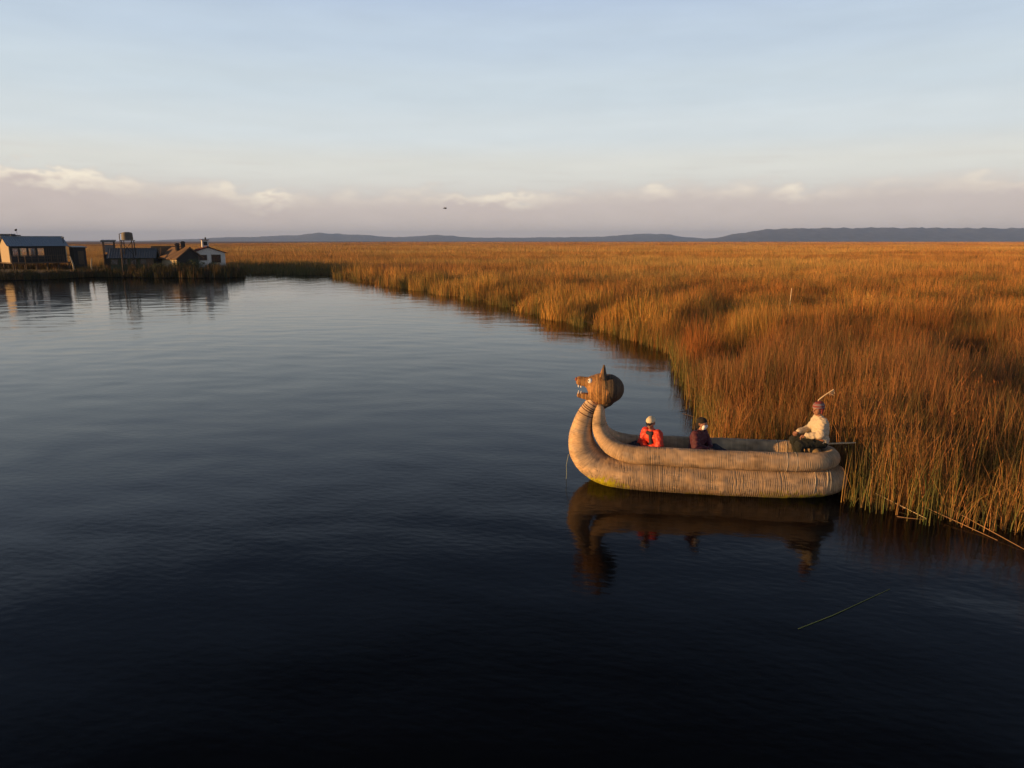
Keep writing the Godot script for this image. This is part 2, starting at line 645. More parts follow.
func make_reeds():
	hue_n.seed = 31
	hue_n.frequency = 0.022
	hue_n.fractal_octaves = 3
	hue_f.seed = 32
	hue_f.frequency = 0.11
	hue_f.fractal_octaves = 3
	tall_n.seed = 33
	tall_n.frequency = 0.19
	tall_n.fractal_octaves = 3
	var m := StandardMaterial3D.new()
	mats["reed"] = m
	m.vertex_color_use_as_albedo = true
	m.roughness = 0.75
	m.metallic_specular = 0.25
	m.cull_mode = BaseMaterial3D.CULL_DISABLED
	var boat_inv := boat_xf.affine_inverse()
	var zones := [
		# near, far, step, variants, count, spread, wide, segs
		[7.0, 34.0, 0.42, 12, 95, 0.48, 0.0042, 5],
		[34.0, 75.0, 0.62, 8, 110, 0.75, 0.0085, 4],
		[75.0, 200.0, 1.5, 5, 240, 1.7, 0.014, 3],
		[200.0, 700.0, 5.0, 4, 420, 5.5, 0.04, 2],
		[700.0, 2500.0, 17.0, 4, 420, 18.0, 0.13, 2]]
	var names := ["reed_bed", "reed_bed_bank", "reed_bed_middle", "reed_bed_far", "reed_bed_horizon"]
	var labels := ["tall rust and straw coloured reeds standing behind the boat and along the right edge", "golden reeds along the curved bank beyond the boat's cat head",
		"orange reed marsh in the middle distance between bank and plain", "tawny reed plain stretching away towards the hills", "thin band of tan reeds just below the horizon"]
	for zi in zones.size():
		var z: Array = zones[zi]
		var lists := []
		for k in z[3]: lists.append([])
		var d: float = z[0]
		while d < z[1]:
			var reach := d * 0.80 + 7.0
			var x := -reach
			while x < reach:
				var p := Vector2(x + rng.randf_range(-0.5, 0.5) * z[2], -(d + rng.randf_range(-0.5, 0.5) * z[2]))
				x += z[2]
				if not Geometry2D.is_point_in_polygon(p, field) or not Geometry2D.is_point_in_polygon(p + Vector2(0.11, 0.07), field): continue
				if zi == 0:
					var q := boat_inv * Vector3(p.x, 0, p.y)
					if q.x > -4.9 and q.x < 0.28 and absf(q.z) < 0.92: continue
				var s := reed_height(p.x, -p.y)
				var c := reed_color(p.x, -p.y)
				# the bank breaks up into bays and rounded tufts
				if zi < 3 and d > 17.0 and d < 125.0:
					var edge := shore(p)
					if edge < 6.0:
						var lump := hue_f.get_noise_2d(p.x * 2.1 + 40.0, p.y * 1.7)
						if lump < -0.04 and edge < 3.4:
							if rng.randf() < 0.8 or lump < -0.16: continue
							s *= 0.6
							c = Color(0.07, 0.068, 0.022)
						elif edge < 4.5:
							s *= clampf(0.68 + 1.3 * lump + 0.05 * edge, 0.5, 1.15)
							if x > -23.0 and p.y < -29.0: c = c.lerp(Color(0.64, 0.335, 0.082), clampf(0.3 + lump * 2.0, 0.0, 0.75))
				# thin places
				if zi < 3:
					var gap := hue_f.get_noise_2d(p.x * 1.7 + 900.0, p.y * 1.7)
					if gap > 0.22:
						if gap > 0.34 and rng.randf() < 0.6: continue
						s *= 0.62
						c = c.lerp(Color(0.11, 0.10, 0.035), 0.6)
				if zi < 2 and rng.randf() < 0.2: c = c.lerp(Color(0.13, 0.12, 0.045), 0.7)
				c = c * rng.randf_range(0.82, 1.18)
				var b := Basis(Vector3.UP, rng.randf() * TAU).scaled(Vector3(1, s, 1))
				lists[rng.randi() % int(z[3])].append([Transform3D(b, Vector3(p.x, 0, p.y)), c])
			d += z[2]
		var home := bed(names[zi], labels[zi])
		for k in z[3]:
			var mesh := reed_tuft(100 + zi * 20 + k, z[4], z[5], Vector2(0.95, 2.1), z[6], z[7], 0.22, 0.16 if zi < 2 else 0.0, 0.16 if zi < 1 else 0.0)
			scatter(home, mesh, m, lists[k])
	# young green shoots standing in the shallow water along the near bank
	var shoots := [[], [], []]
	for i in BANK.size() - 1:
		var a := Vector2(BANK[i][0], -BANK[i][1])
		var b := Vector2(BANK[i + 1][0], -BANK[i + 1][1])
		if a.y < -95.0 or a.x > 20.0: continue
		var l := a.distance_to(b)
		for k in int(l * (4.0 if a.y > -34.0 else 2.0)):
			var p := a.lerp(b, rng.randf()) + Vector2(rng.randf_range(-0.35, 0.35), rng.randf_range(-0.35, 0.35))
			var q := boat_inv * Vector3(p.x, 0, p.y)
			if q.x > -5.2 and q.x < 0.22 and absf(q.z) < 0.85: continue
			var c := Color(0.12, 0.12, 0.038).lerp(Color(0.32, 0.19, 0.06), rng.randf())
			shoots[rng.randi() % 3].append([Transform3D(Basis(Vector3.UP, rng.randf() * TAU).scaled(Vector3(1, rng.randf_range(0.5, 0.95), 1)), Vector3(p.x, 0, p.y)), c])
	var green := bed("green_reeds", "greenish young reeds standing in the water along the bank's edge")
	for k in 3:
		scatter(green, reed_tuft(300 + k, 26, 0.30, Vector2(0.5, 1.5), 0.006, 4, 0.16, 0.0, 0.12), m, shoots[k])

	# dead stems matted on the water along the near bank
	var lv := PackedVector3Array()
	var li := PackedInt32Array()
	var lc := PackedColorArray()
	for i in BANK.size() - 1:
		var a := Vector2(BANK[i][0], -BANK[i][1])
		var b := Vector2(BANK[i + 1][0], -BANK[i + 1][1])
		if a.y < -19.0 or a.x > 14.0: continue
		for k in int(a.distance_to(b) * 5.0):
			var p := a.lerp(b, rng.randf()) + Vector2(rng.randfn() * 0.3, rng.randfn() * 0.3)
			var q := boat_inv * Vector3(p.x, 0, p.y)
			if q.x > -5.2 and q.x < 0.3 and absf(q.z) < 0.9: continue
			var yaw := (b - a).angle() + rng.randfn() * 0.7
			var d := Vector3(cos(yaw), rng.randf_range(0.0, 0.10), sin(yaw)) * rng.randf_range(0.12, 0.5)
			var w := Vector3(-sin(yaw), 0.3, cos(yaw)) * rng.randf_range(0.003, 0.007)
			var o := Vector3(p.x, 0.006 + rng.randf() * 0.02, p.y)
			var n0 := lv.size()
			lv.append_array([o - d - w, o - d + w, o + d + w * 0.6, o + d - w * 0.6, o - d + Vector3(0, 0.008, 0), o + d + Vector3(0, 0.006, 0)])
			li.append_array([n0, n0 + 4, n0 + 3, n0 + 3, n0 + 4, n0 + 5, n0 + 4, n0 + 1, n0 + 5, n0 + 5, n0 + 1, n0 + 2])
			var c := Color(0.24, 0.15, 0.065).lerp(Color(0.07, 0.05, 0.025), rng.randf())
			for e in 6: lc.append(c)
	var litter := obj("dead_reeds", mesh_of(lv, li, lc), m)
	tag(litter, "matted dead reed stems floating along the near bank", "reeds", "", "stuff")

# ---------------------------------------------------------------- the reed boat
# boat axes: -x towards the bow, +z the side that faces the camera, y = 0 the waterline
var straw_mat: StandardMaterial3D
var rope_mat: StandardMaterial3D
const WRAP := 0.033

func frames(rows: Array) -> Array:
	# for rows [x, y, z, ...]: array of [point, tangent, side, up]
	var out := []
	var prev := Vector3(0, 0, 1)
	for i in rows.size():
		var a: Array = rows[maxi(i - 1, 0)]
		var b: Array = rows[mini(i + 1, rows.size() - 1)]
		var t := Vector3(b[0] - a[0], b[1] - a[1], b[2] - a[2]).normalized()
		var s := (prev - t * prev.dot(t)).normalized()
		prev = s
		out.append([Vector3(rows[i][0], rows[i][1], rows[i][2]), t, s, s.cross(t)])
	return out

func bundle_skin(rows: Array, sides: int, power: float, tint: Callable, seed_: int) -> ArrayMesh:
	# rows: [x, y, z, half width along side, half height along up], evenly spaced
	var n := FastNoiseLite.new()
	n.seed = seed_
	n.frequency = 1.0
	n.fractal_octaves = 3
	var fr := frames(rows)
	var v := PackedVector3Array()
	var idx := PackedInt32Array()
	var col := PackedColorArray()
	var run := 0.0
	for i in rows.size():
		if i > 0: run += (fr[i][0] - fr[i - 1][0]).length()
		var puff := absf(sin(PI * run / WRAP))
		var big := n.get_noise_2d(run * 1.3, 7.0)
		for k in sides:
			var a := TAU * k / sides
			var ca := cos(a)
			var sa := sin(a)
			var x := signf(ca) * pow(absf(ca), 2.0 / power)
			var y := signf(sa) * pow(absf(sa), 2.0 / power)
			var lump := 1.0 + 0.03 * big + 0.035 * n.get_noise_3d(run * 2.0, x * 2.0, y * 2.0)
			var p: Vector3 = fr[i][0] + (fr[i][2] * x * rows[i][3] + fr[i][3] * y * rows[i][4]) * lump
			p += (fr[i][2] * x + fr[i][3] * y).normalized() * (0.003 * puff + 0.006 * n.get_noise_3d(run * 4.0, x * 26.0, y * 26.0))
			v.append(p)
			col.append(tint.call(run, p, n))
	for i in rows.size() - 1:
		for k in sides:
			var p := i * sides + k
			var q := i * sides + (k + 1) % sides
			idx.append_array([p, p + sides, q, q, p + sides, q + sides])
	for e in 2:
		var i0 := e * (rows.size() - 1)
		var c := v.size()
		v.append(fr[i0][0] + fr[i0][1] * (0.05 if e else -0.05))
		col.append(tint.call(run * e, fr[i0][0], n))
		for k in sides:
			var p := i0 * sides + k
			var q := i0 * sides + (k + 1) % sides
			idx.append_array([p, c, q] if e else [p, q, c])
	return smooth(v, idx, col)

func wraps(rows: Array, sides: int, power: float, spots: Array, thick: float, wide: float) -> ArrayMesh:
	# rope turns round the bundle at the given run lengths
	var fr := frames(rows)
	var v := PackedVector3Array()
	var idx := PackedInt32Array()
	var run := 0.0
	var j := 0
	for i in range(1, rows.size()):
		var l: float = (fr[i][0] - fr[i - 1][0]).length()
		while j < spots.size() and spots[j][0] <= run + l:
			var t: float = (spots[j][0] - run) / l
			var slant: float = spots[j][1]
			var o: Vector3 = fr[i - 1][0].lerp(fr[i][0], t)
			var base := v.size()
			for k in sides:
				var a := TAU * k / sides
				var x := signf(cos(a)) * pow(absf(cos(a)), 2.0 / power)
				var y := signf(sin(a)) * pow(absf(sin(a)), 2.0 / power)
				var d: Vector3 = fr[i][2] * x * rows[i][3] + fr[i][3] * y * rows[i][4]
				var c: Vector3 = o + d * 1.006 + fr[i][1] * slant * sin(a)
				var e := d.normalized()
				v.append_array([c - fr[i][1] * wide - e * 0.004, c + e * thick, c + fr[i][1] * wide - e * 0.004])
			for k in sides:
				var p := base + k * 3
				var q := base + ((k + 1) % sides) * 3
				idx.append_array([p, p + 1, q, q, p + 1, q + 1, p + 1, p + 2, q + 1, q + 1, p + 2, q + 2])
			j += 1
		run += l
	return smooth(v, idx)

func straw_tint(run: float, p: Vector3, n: FastNoiseLite) -> Color:
	var band := n.get_noise_2d(floorf(run / WRAP) * 3.7, 50.0)
	var grain := n.get_noise_3d(p.x * 3.0, p.y * 45.0, p.z * 45.0)
	var blotch := n.get_noise_3d(p.x * 1.7 - 9.0, p.y * 3.0 + 5.0, p.z * 3.0)
	var t := 1.0 + 0.22 * band + 0.45 * grain + 0.45 * blotch
	var c := Color(0.43, 0.295, 0.17) * t
	var old := clampf(n.get_noise_3d(p.x * 2.2 + 30.0, p.y * 4.0, p.z * 4.0) * 1.6, 0.0, 1.0)
	return c.lerp(Color(0.32, 0.25, 0.18) * t, old)

func hull_tint(run: float, p: Vector3, n: FastNoiseLite) -> Color:
	var c := straw_tint(run, p, n)
	var f := -p.x
	var g := n.get_noise_3d(p.x * 9.0, p.y * 14.0, p.z * 6.0) + 0.5 * n.get_noise_3d(p.x * 31.0, p.y * 31.0, p.z * 20.0)
	# brown rotted fringe and yellow-green moss along the waterline, as patches with ragged edges
	if p.y + g * 0.14 < 0.20 and g > -0.02: c = c.lerp(Color(0.16, 0.085, 0.04), 0.55)
	if f > 3.9 and f < 4.72 and p.y + g * 0.16 < 0.20 - 0.25 * maxf(0.0, 4.3 - f): c = Color(0.46, 0.40, 0.02) * (0.9 + 0.5 * g)
	elif f > 0.25 and f < 1.5 and p.y + g * 0.16 < 0.11: c = Color(0.40, 0.33, 0.03) * (0.85 + 0.5 * g)
	elif f < 4.0 and p.y + g * 0.16 < 0.015: c = Color(0.30, 0.22, 0.03) * (0.8 + 0.5 * g)
	return c

func weave_tex() -> ImageTexture:
	var im := Image.create(256, 256, false, Image.FORMAT_RGBA8)
	var r := RandomNumberGenerator.new()
	r.seed = 77
	var shift := []
	for k in 16: shift.append(r.randf())
	for y in 256:
		for x in 256:
			var cell: int = x / 16
			var u := (x % 16) / 16.0
			var h: float = sin(u * PI) * (0.75 + 0.25 * sin(TAU * (y / 256.0 * 6.0 + shift[cell])))
			im.set_pixel(x, y, Color(h, h, h))
	return ImageTexture.create_from_image(im)

func spots_every(length: float, from: float, step: float, jig: float) -> Array:
	var out := []
	var s := from
	while s < length - 0.02:
		out.append([s, rng.randf_range(-jig, jig)])
		s += step * rng.randf_range(0.7, 1.3)
	return out

func path_length(rows: Array) -> float:
	var l := 0.0
	for i in range(1, rows.size()):
		l += Vector3(rows[i][0], rows[i][1], rows[i][2]).distance_to(Vector3(rows[i - 1][0], rows[i - 1][1], rows[i - 1][2]))
	return l

func make_boat():
	straw_mat = StandardMaterial3D.new()
	straw_mat.vertex_color_use_as_albedo = true
	straw_mat.roughness = 0.8
	straw_mat.metallic_specular = 0.3
	rope_mat = plain("rope", lin(0.50, 0.37, 0.23), 0.9)
	var dark_rope := plain("dark_rope", lin(0.10, 0.055, 0.035), 0.9)
	var pale_rope := plain("pale_rope", lin(0.6, 0.5, 0.36), 0.85)
	var b := thing("reed_boat", "long woven reed boat with a cat head on its curled bow, lying by the reeds", "boat", BOAT_AT, BOAT_TURN)

	# hull: [x, y, z, half width, half height]
	var hull := even(catmull([[0.17, 0.36, 0, 0.17, 0.14], [0.07, 0.33, 0, 0.36, 0.22], [-0.18, 0.275, 0, 0.52, 0.285], [-0.7, 0.24, 0, 0.63, 0.325], [-1.6, 0.22, 0, 0.68, 0.345], [-2.8, 0.22, 0, 0.68, 0.345], [-3.6, 0.22, 0, 0.65, 0.34], [-4.22, 0.245, 0, 0.57, 0.325],
		[-4.60, 0.36, 0, 0.48, 0.30], [-4.82, 0.59, 0, 0.40, 0.28], [-4.89, 0.86, 0, 0.32, 0.245], [-4.87, 1.12, 0, 0.25, 0.20], [-4.80, 1.36, 0, 0.195, 0.165], [-4.69, 1.56, 0, 0.155, 0.135], [-4.62, 1.66, 0, 0.14, 0.125]], 24), WRAP / 4.0)
	var h := obj("hull", bundle_skin(hull, 44, 2.25, hull_tint, 41), straw_mat, b)
	var hl := path_length(hull)
	var r := obj("binding_rope", wraps(hull, 44, 2.25, spots_every(hl, 0.05, WRAP, 0.006), 0.0032, 0.0032), rope_mat, h)
	r.set_meta("kind", "stuff")
	for s in [[0.40, 0.05], [0.47, 0.07], [0.70, 0.06]]:
		obj("stern_lashing", wraps(hull, 44, 2.25, [s], 0.009, 0.006), pale_rope, h)
	for s in [-0.03, -0.09, -0.16, -0.20, -0.24, -0.33]:
		obj("neck_lashing", wraps(hull, 44, 2.25, [[hl + s, 0.0]], 0.012, 0.014), dark_rope, h)

	# gunwale rolls, near and far, that meet round the stern
	for side in [1.0, -1.0]:
		var rim := even(catmull([[-0.12, 0.70, 0.0, 0.165, 0.165], [-0.16, 0.70, 0.16 * side, 0.165, 0.165], [-0.32, 0.70, 0.32 * side, 0.17, 0.17], [-0.62, 0.69, 0.41 * side, 0.175, 0.175], [-1.3, 0.675, 0.43 * side, 0.18, 0.18], [-2.4, 0.67, 0.44 * side, 0.18, 0.18], [-3.3, 0.68, 0.43 * side, 0.178, 0.178],
			[-3.85, 0.685, 0.40 * side, 0.175, 0.175], [-4.2, 0.76, 0.34 * side, 0.168, 0.168], [-4.42, 0.92, 0.23 * side, 0.15, 0.15], [-4.52, 1.12, 0.16 * side, 0.135, 0.135], [-4.54, 1.33, 0.12 * side, 0.118, 0.118], [-4.53, 1.50, 0.085 * side, 0.092, 0.092], [-4.54, 1.63, 0.07 * side, 0.055, 0.055]], 24), WRAP / 4.0)
		var g := obj("gunwale_roll", bundle_skin(rim, 24, 2.0, straw_tint, 60 + int(side)), straw_mat, b)
		var gl := path_length(rim)
		var gr := obj("binding_rope", wraps(rim, 24, 2.0, spots_every(gl, 0.04, WRAP, 0.004), 0.003, 0.0032), rope_mat, g)
		gr.set_meta("kind", "stuff")
		for s in [0.95, 1.12]:
			obj("stern_lashing", wraps(rim, 24, 2.0, [[s, rng.randf_range(-0.03, 0.03)]], 0.008, 0.006), pale_rope, g)
	# reed mat that the passengers sit on
	for k in 7:
		var z := -0.24 + k * 0.08
		var fl := obj("floor_bundle", rod([Vector3(-0.75, 0.555, z), Vector3(-1.6, 0.565, z), Vector3(-2.8, 0.565, z), Vector3(-3.75, 0.565, z)], [0.03, 0.042, 0.042, 0.03], 8), plain("mat_straw", lin(0.30, 0.21, 0.11), 0.9, 0.4, 6.0), b)
	# cushion of reeds at the stern for the boatman
	obj("stern_seat", rod([Vector3(-0.42, 0.80, -0.34), Vector3(-0.42, 0.815, -0.1), Vector3(-0.42, 0.815, 0.1), Vector3(-0.42, 0.80, 0.34)], [0.07, 0.10, 0.10, 0.07], 12), plain("mat_straw", Color.WHITE), b)
	# frayed reed ends sticking out of the hull, most of them low down
	var fr := RandomNumberGenerator.new()
	fr.seed = 12
	var hf := frames(hull)
	var fv := PackedVector3Array()
	var fi := PackedInt32Array()
	for k in 520:
		var i := fr.randi_range(20, int(hull.size() * 0.8))
		var a := fr.randf_range(-0.75, 0.5) if fr.randf() < 0.75 else fr.randf_range(0.0, PI)
		if fr.randf() < 0.3: a = PI - a
		var x := signf(cos(a)) * pow(absf(cos(a)), 0.89)
		var y := signf(sin(a)) * pow(absf(sin(a)), 0.89)
		var o: Vector3 = hf[i][0] + hf[i][2] * x * hull[i][3] + hf[i][3] * y * hull[i][4]
		var out: Vector3 = (hf[i][2] * x + hf[i][3] * y).normalized()
		var d: Vector3 = hf[i][1] * (1.0 if fr.randf() < 0.5 else -1.0) * fr.randf_range(0.03, 0.11) + out * fr.randf_range(0.004, 0.03) + Vector3(0, fr.randf_range(-0.04, 0.02), 0)
		var w := d.cross(out).normalized() * 0.004
		var n0 := fv.size()
		fv.append_array([o - w, o + w, o + d, o + out * 0.005])
		fi.append_array([n0, n0 + 3, n0 + 2, n0 + 3, n0 + 1, n0 + 2])
	var fray := obj("frayed_reeds", mesh_of(fv, fi), plain("fray", lin(0.42, 0.30, 0.16), 0.9, 0.5, 3.0), h)
	fray.set_meta("kind", "stuff")
	make_cat_head(b)
	# thin line hanging from the bow into the water
	obj("mooring_line", rod([Vector3(-5.13, 0.52, 0.05), Vector3(-5.17, 0.30, 0.06), Vector3(-5.16, 0.1, 0.06), Vector3(-5.18, -0.15, 0.07)], [0.005, 0.005, 0.005, 0.005], 5), plain("line", lin(0.25, 0.30, 0.24), 0.7), b)

func straw_tex() -> ImageTexture:
	# straw laid side by side: each stalk its own tone
	var im := Image.create(256, 256, false, Image.FORMAT_RGBA8)
	var r := RandomNumberGenerator.new()
	r.seed = 78
	for x in range(0, 256, 4):
		var t := r.randf_range(0.55, 1.0)
		var warm := r.randf_range(-0.08, 0.08)
		for y in 256:
			if r.randf() < 0.03: t = clampf(t + r.randf_range(-0.25, 0.25), 0.5, 1.0)
			for k in 4:
				var e := 0.72 if k == 0 else 1.0
				im.set_pixel(x + k, y, Color(t * e, t * e * (0.95 - warm), t * e * (0.9 - warm)))
	return ImageTexture.create_from_image(im)

func make_cat_head(b: Node3D):
	var weave := weave_tex()
	var face := StandardMaterial3D.new()
	face.albedo_color = lin(0.58, 0.325, 0.115)
	face.albedo_texture = straw_tex()
	face.uv1_triplanar = true
	face.uv1_scale = Vector3(2.4, 2.4, 2.4)
	face.heightmap_enabled = true
	face.heightmap_texture = weave
	face.heightmap_scale = 1.6
	face.roughness = 0.8
	var mane := face.duplicate() as StandardMaterial3D
	mane.albedo_color = lin(0.15, 0.105, 0.066)
	var muzzle_red := plain("muzzle_red", lin(0.20, 0.055, 0.03), 0.8)
	var c := Vector3(-4.42, 1.90, 0)
	# face and upper muzzle
	var bones := []
	for s in [-1.0, 1.0]:
		bones.append([c + Vector3(-0.03, -0.02, 0.08 * s), c + Vector3(-0.07, 0.02, 0.10 * s), 0.235, 0.21])
		bones.append([c + Vector3(-0.17, 0.13, 0.08 * s), c + Vector3(-0.28, 0.14, 0.07 * s), 0.12, 0.085])       # brow
		bones.append([c + Vector3(-0.22, -0.05, 0.10 * s), c + Vector3(-0.24, -0.15, 0.09 * s), 0.10, 0.085])     # cheek
		bones.append([c + Vector3(-0.28, 0.07, 0.045 * s), c + Vector3(-0.50, 0.135, 0.045 * s), 0.095, 0.065])   # muzzle
		bones.append([c + Vector3(-0.50, 0.10, 0.05 * s), c + Vector3(-0.535, 0.10, 0.04 * s), 0.05, 0.045])
	bones.append([c + Vector3(-0.25, 0.14, 0), c + Vector3(-0.53, 0.175, 0), 0.06, 0.045])
	bones.append([c + Vector3(-0.14, -0.20, 0), c + Vector3(-0.20, -0.30, 0), 0.16, 0.135])
	bones.append([c + Vector3(-0.10, 0.02, 0), c + Vector3(-0.03, -0.05, 0), 0.27, 0.285])
	var head := obj("head", flesh_mesh(bones, 0.018, 0.05), face, b)
	var jaw := [[c + Vector3(-0.22, -0.20, 0.06), c + Vector3(-0.52, -0.155, 0.035), 0.075, 0.048], [c + Vector3(-0.22, -0.20, -0.06), c + Vector3(-0.52, -0.155, -0.035), 0.075, 0.048]]
	obj("lower_jaw", flesh_mesh(jaw, 0.014, 0.03), face, head)
	obj("mouth", flesh_mesh([[c + Vector3(-0.20, -0.06, 0), c + Vector3(-0.33, -0.03, 0), 0.085, 0.045]], 0.014, 0.02), muzzle_red, head)
	obj("nose", flesh_mesh([[c + Vector3(-0.575, 0.165, 0.03), c + Vector3(-0.575, 0.165, -0.03), 0.035, 0.035]], 0.01, 0.02), muzzle_red, head)
	# rounded back of the head in darker reed
	var back := [[c + Vector3(0.06, -0.01, 0.03), c + Vector3(0.09, -0.03, 0.0), 0.262, 0.255], [c + Vector3(0.06, 0.01, -0.03), c + Vector3(0.09, 0.0, 0.0), 0.262, 0.255], [c + Vector3(0.0, -0.24, 0), c + Vector3(-0.06, -0.30, 0), 0.16, 0.13]]
	obj("mane", flesh_mesh(back, 0.022, 0.06), mane, head)
	# a rough collar of cut reed ends
	var cr := RandomNumberGenerator.new()
	cr.seed = 3
	var cv := PackedVector3Array()
	var ci := PackedInt32Array()
	for k in 150:
		var a := cr.randf() * TAU
		var o := Vector3(-4.60, 1.66, 0) + Vector3(cos(a) * 0.12, cr.randf_range(-0.03, 0.05), sin(a) * 0.15)
		var d := Vector3(cos(a) * 0.03 + cr.randfn() * 0.015, -cr.randf_range(0.04, 0.12), sin(a) * 0.04 + cr.randfn() * 0.015)
		var w := Vector3(-sin(a), 0, cos(a)) * 0.006
		var n0 := cv.size()
		cv.append_array([o - w, o + w, o + d])
		ci.append_array([n0, n0 + 1, n0 + 2])
	var collar := obj("collar_fringe", mesh_of(cv, ci), plain("collar", lin(0.30, 0.13, 0.06), 0.9), head)
	collar.set_meta("kind", "stuff")
	var white := plain("eye_white", lin(0.80, 0.78, 0.72), 0.3)
	var black := plain("eye_black", lin(0.01, 0.01, 0.01), 0.2)
	for s in [-1.0, 1.0]:
		var ear := flesh_mesh([[c + Vector3(-0.04, 0.22, 0.12 * s), c + Vector3(-0.05, 0.42, 0.15 * s), 0.055, 0.022], [c + Vector3(-0.04, 0.22, 0.19 * s), c + Vector3(-0.05, 0.41, 0.165 * s), 0.045, 0.02]], 0.013, 0.02)
		var ear_o := obj("ear", ear, mane, head)
		obj("inner_ear", flesh_mesh([[c + Vector3(-0.085, 0.27, 0.165 * s), c + Vector3(-0.07, 0.38, 0.16 * s), 0.035, 0.012]], 0.009, 0.01), face, ear_o)
		var eye_at := c + Vector3(-0.30, 0.16, 0.135 * s)
		var ball := SphereMesh.new()
		ball.radius = 0.052
		ball.height = 0.104
		ball.radial_segments = 20
		ball.rings = 10
		var eye := obj("eye", ball, white, head)
		eye.position = eye_at
		var pup := SphereMesh.new()
		pup.radius = 0.022
		pup.height = 0.044
		pup.radial_segments = 12
		pup.rings = 6
		var po := obj("pupil", pup, black, eye)
		po.position = Vector3(-0.026, 0.006, 0.024 * s)
		for k in 2:
			var q := c + Vector3(-0.535 + k * 0.05, 0.055 - 0.012 * k, (0.062 - 0.004 * k) * s)
			obj("tooth", rod([q, q + Vector3(0, -0.042, 0)], [0.016, 0.006], 7), white, head)
			var w := c + Vector3(-0.535 + k * 0.05, -0.115 - 0.012 * k, (0.042 + 0.004 * k) * s)
			obj("tooth", rod([w, w + Vector3(0, 0.042, 0)], [0.015, 0.006], 7), white, head)

# ---------------------------------------------------------------- people
# a person's axes: faces -x, +z is their left, origin on the seat
func hand_bones(w: Vector3, dir: Vector3, palm_n: Vector3, side: float, curl: float) -> Array:
	# w wrist, dir towards the fingers, palm_n out of the palm; side: +1 thumb towards dir x palm_n
	var across := dir.cross(palm_n).normalized() * side
	var out := []
	var k := w + dir * 0.085
	for j in 4:
		var o := (1.5 - j) * 0.021
		out.append([w + across * o * 0.6 + dir * 0.01, k + across * o, 0.013, 0.012])
		var l: float = [0.036, 0.042, 0.039, 0.030][j]
		var d1 := (dir * cos(curl) + palm_n * sin(curl)).normalized()
		var d2 := (dir * cos(curl * 2.2) + palm_n * sin(curl * 2.2)).normalized()
		var m := k + across * o * 1.1 + d1 * l
		out.append([k + across * o * 1.05, m, 0.0092, 0.0088])
		out.append([m, m + d2 * l * 0.95, 0.0086, 0.0074])
	var tb := w + across * 0.026 + dir * 0.025
	var tm := tb + (across * 0.75 + dir * 0.6 + palm_n * 0.25).normalized() * 0.040
	out.append([tb, tm, 0.013, 0.0105])
	out.append([tm, tm + (dir * 0.9 + across * 0.2 + palm_n * 0.4).normalized() * 0.032, 0.010, 0.008])
	return out

func head_bones(xf: Transform3D) -> Array:
	# head about 0.23 tall, origin at its middle, facing -x
	var raw := [
		[Vector3(0.025, 0.03, 0), Vector3(-0.015, 0.035, 0), 0.082, 0.078],
		[Vector3(-0.03, -0.02, 0.025), Vector3(-0.035, -0.065, 0.018), 0.050, 0.035],
		[Vector3(-0.03, -0.02, -0.025), Vector3(-0.035, -0.065, -0.018), 0.050, 0.035],
		[Vector3(-0.055, -0.085, 0), Vector3(-0.03, -0.08, 0), 0.026, 0.035],
		[Vector3(-0.085, 0.012, 0), Vector3(-0.108, -0.022, 0), 0.008, 0.0135],
		[Vector3(-0.078, 0.028, 0.03), Vector3(-0.078, 0.028, -0.03), 0.014, 0.014],
		[Vector3(-0.086, -0.055, 0.014), Vector3(-0.086, -0.055, -0.014), 0.009, 0.009],
		[Vector3(0.012, 0.015, 0.082), Vector3(0.012, -0.022, 0.078), 0.016, 0.010],
		[Vector3(0.012, 0.015, -0.082), Vector3(0.012, -0.022, -0.078), 0.016, 0.010]]
	var out := []
	for b in raw: out.append([xf * b[0], xf * b[1], b[2], b[3]])
	return out

func grow(bones: Array, by: float) -> Array:
	var out := []
	for b in bones: out.append([b[0], b[1], b[2] + by, b[3] + by])
	return out

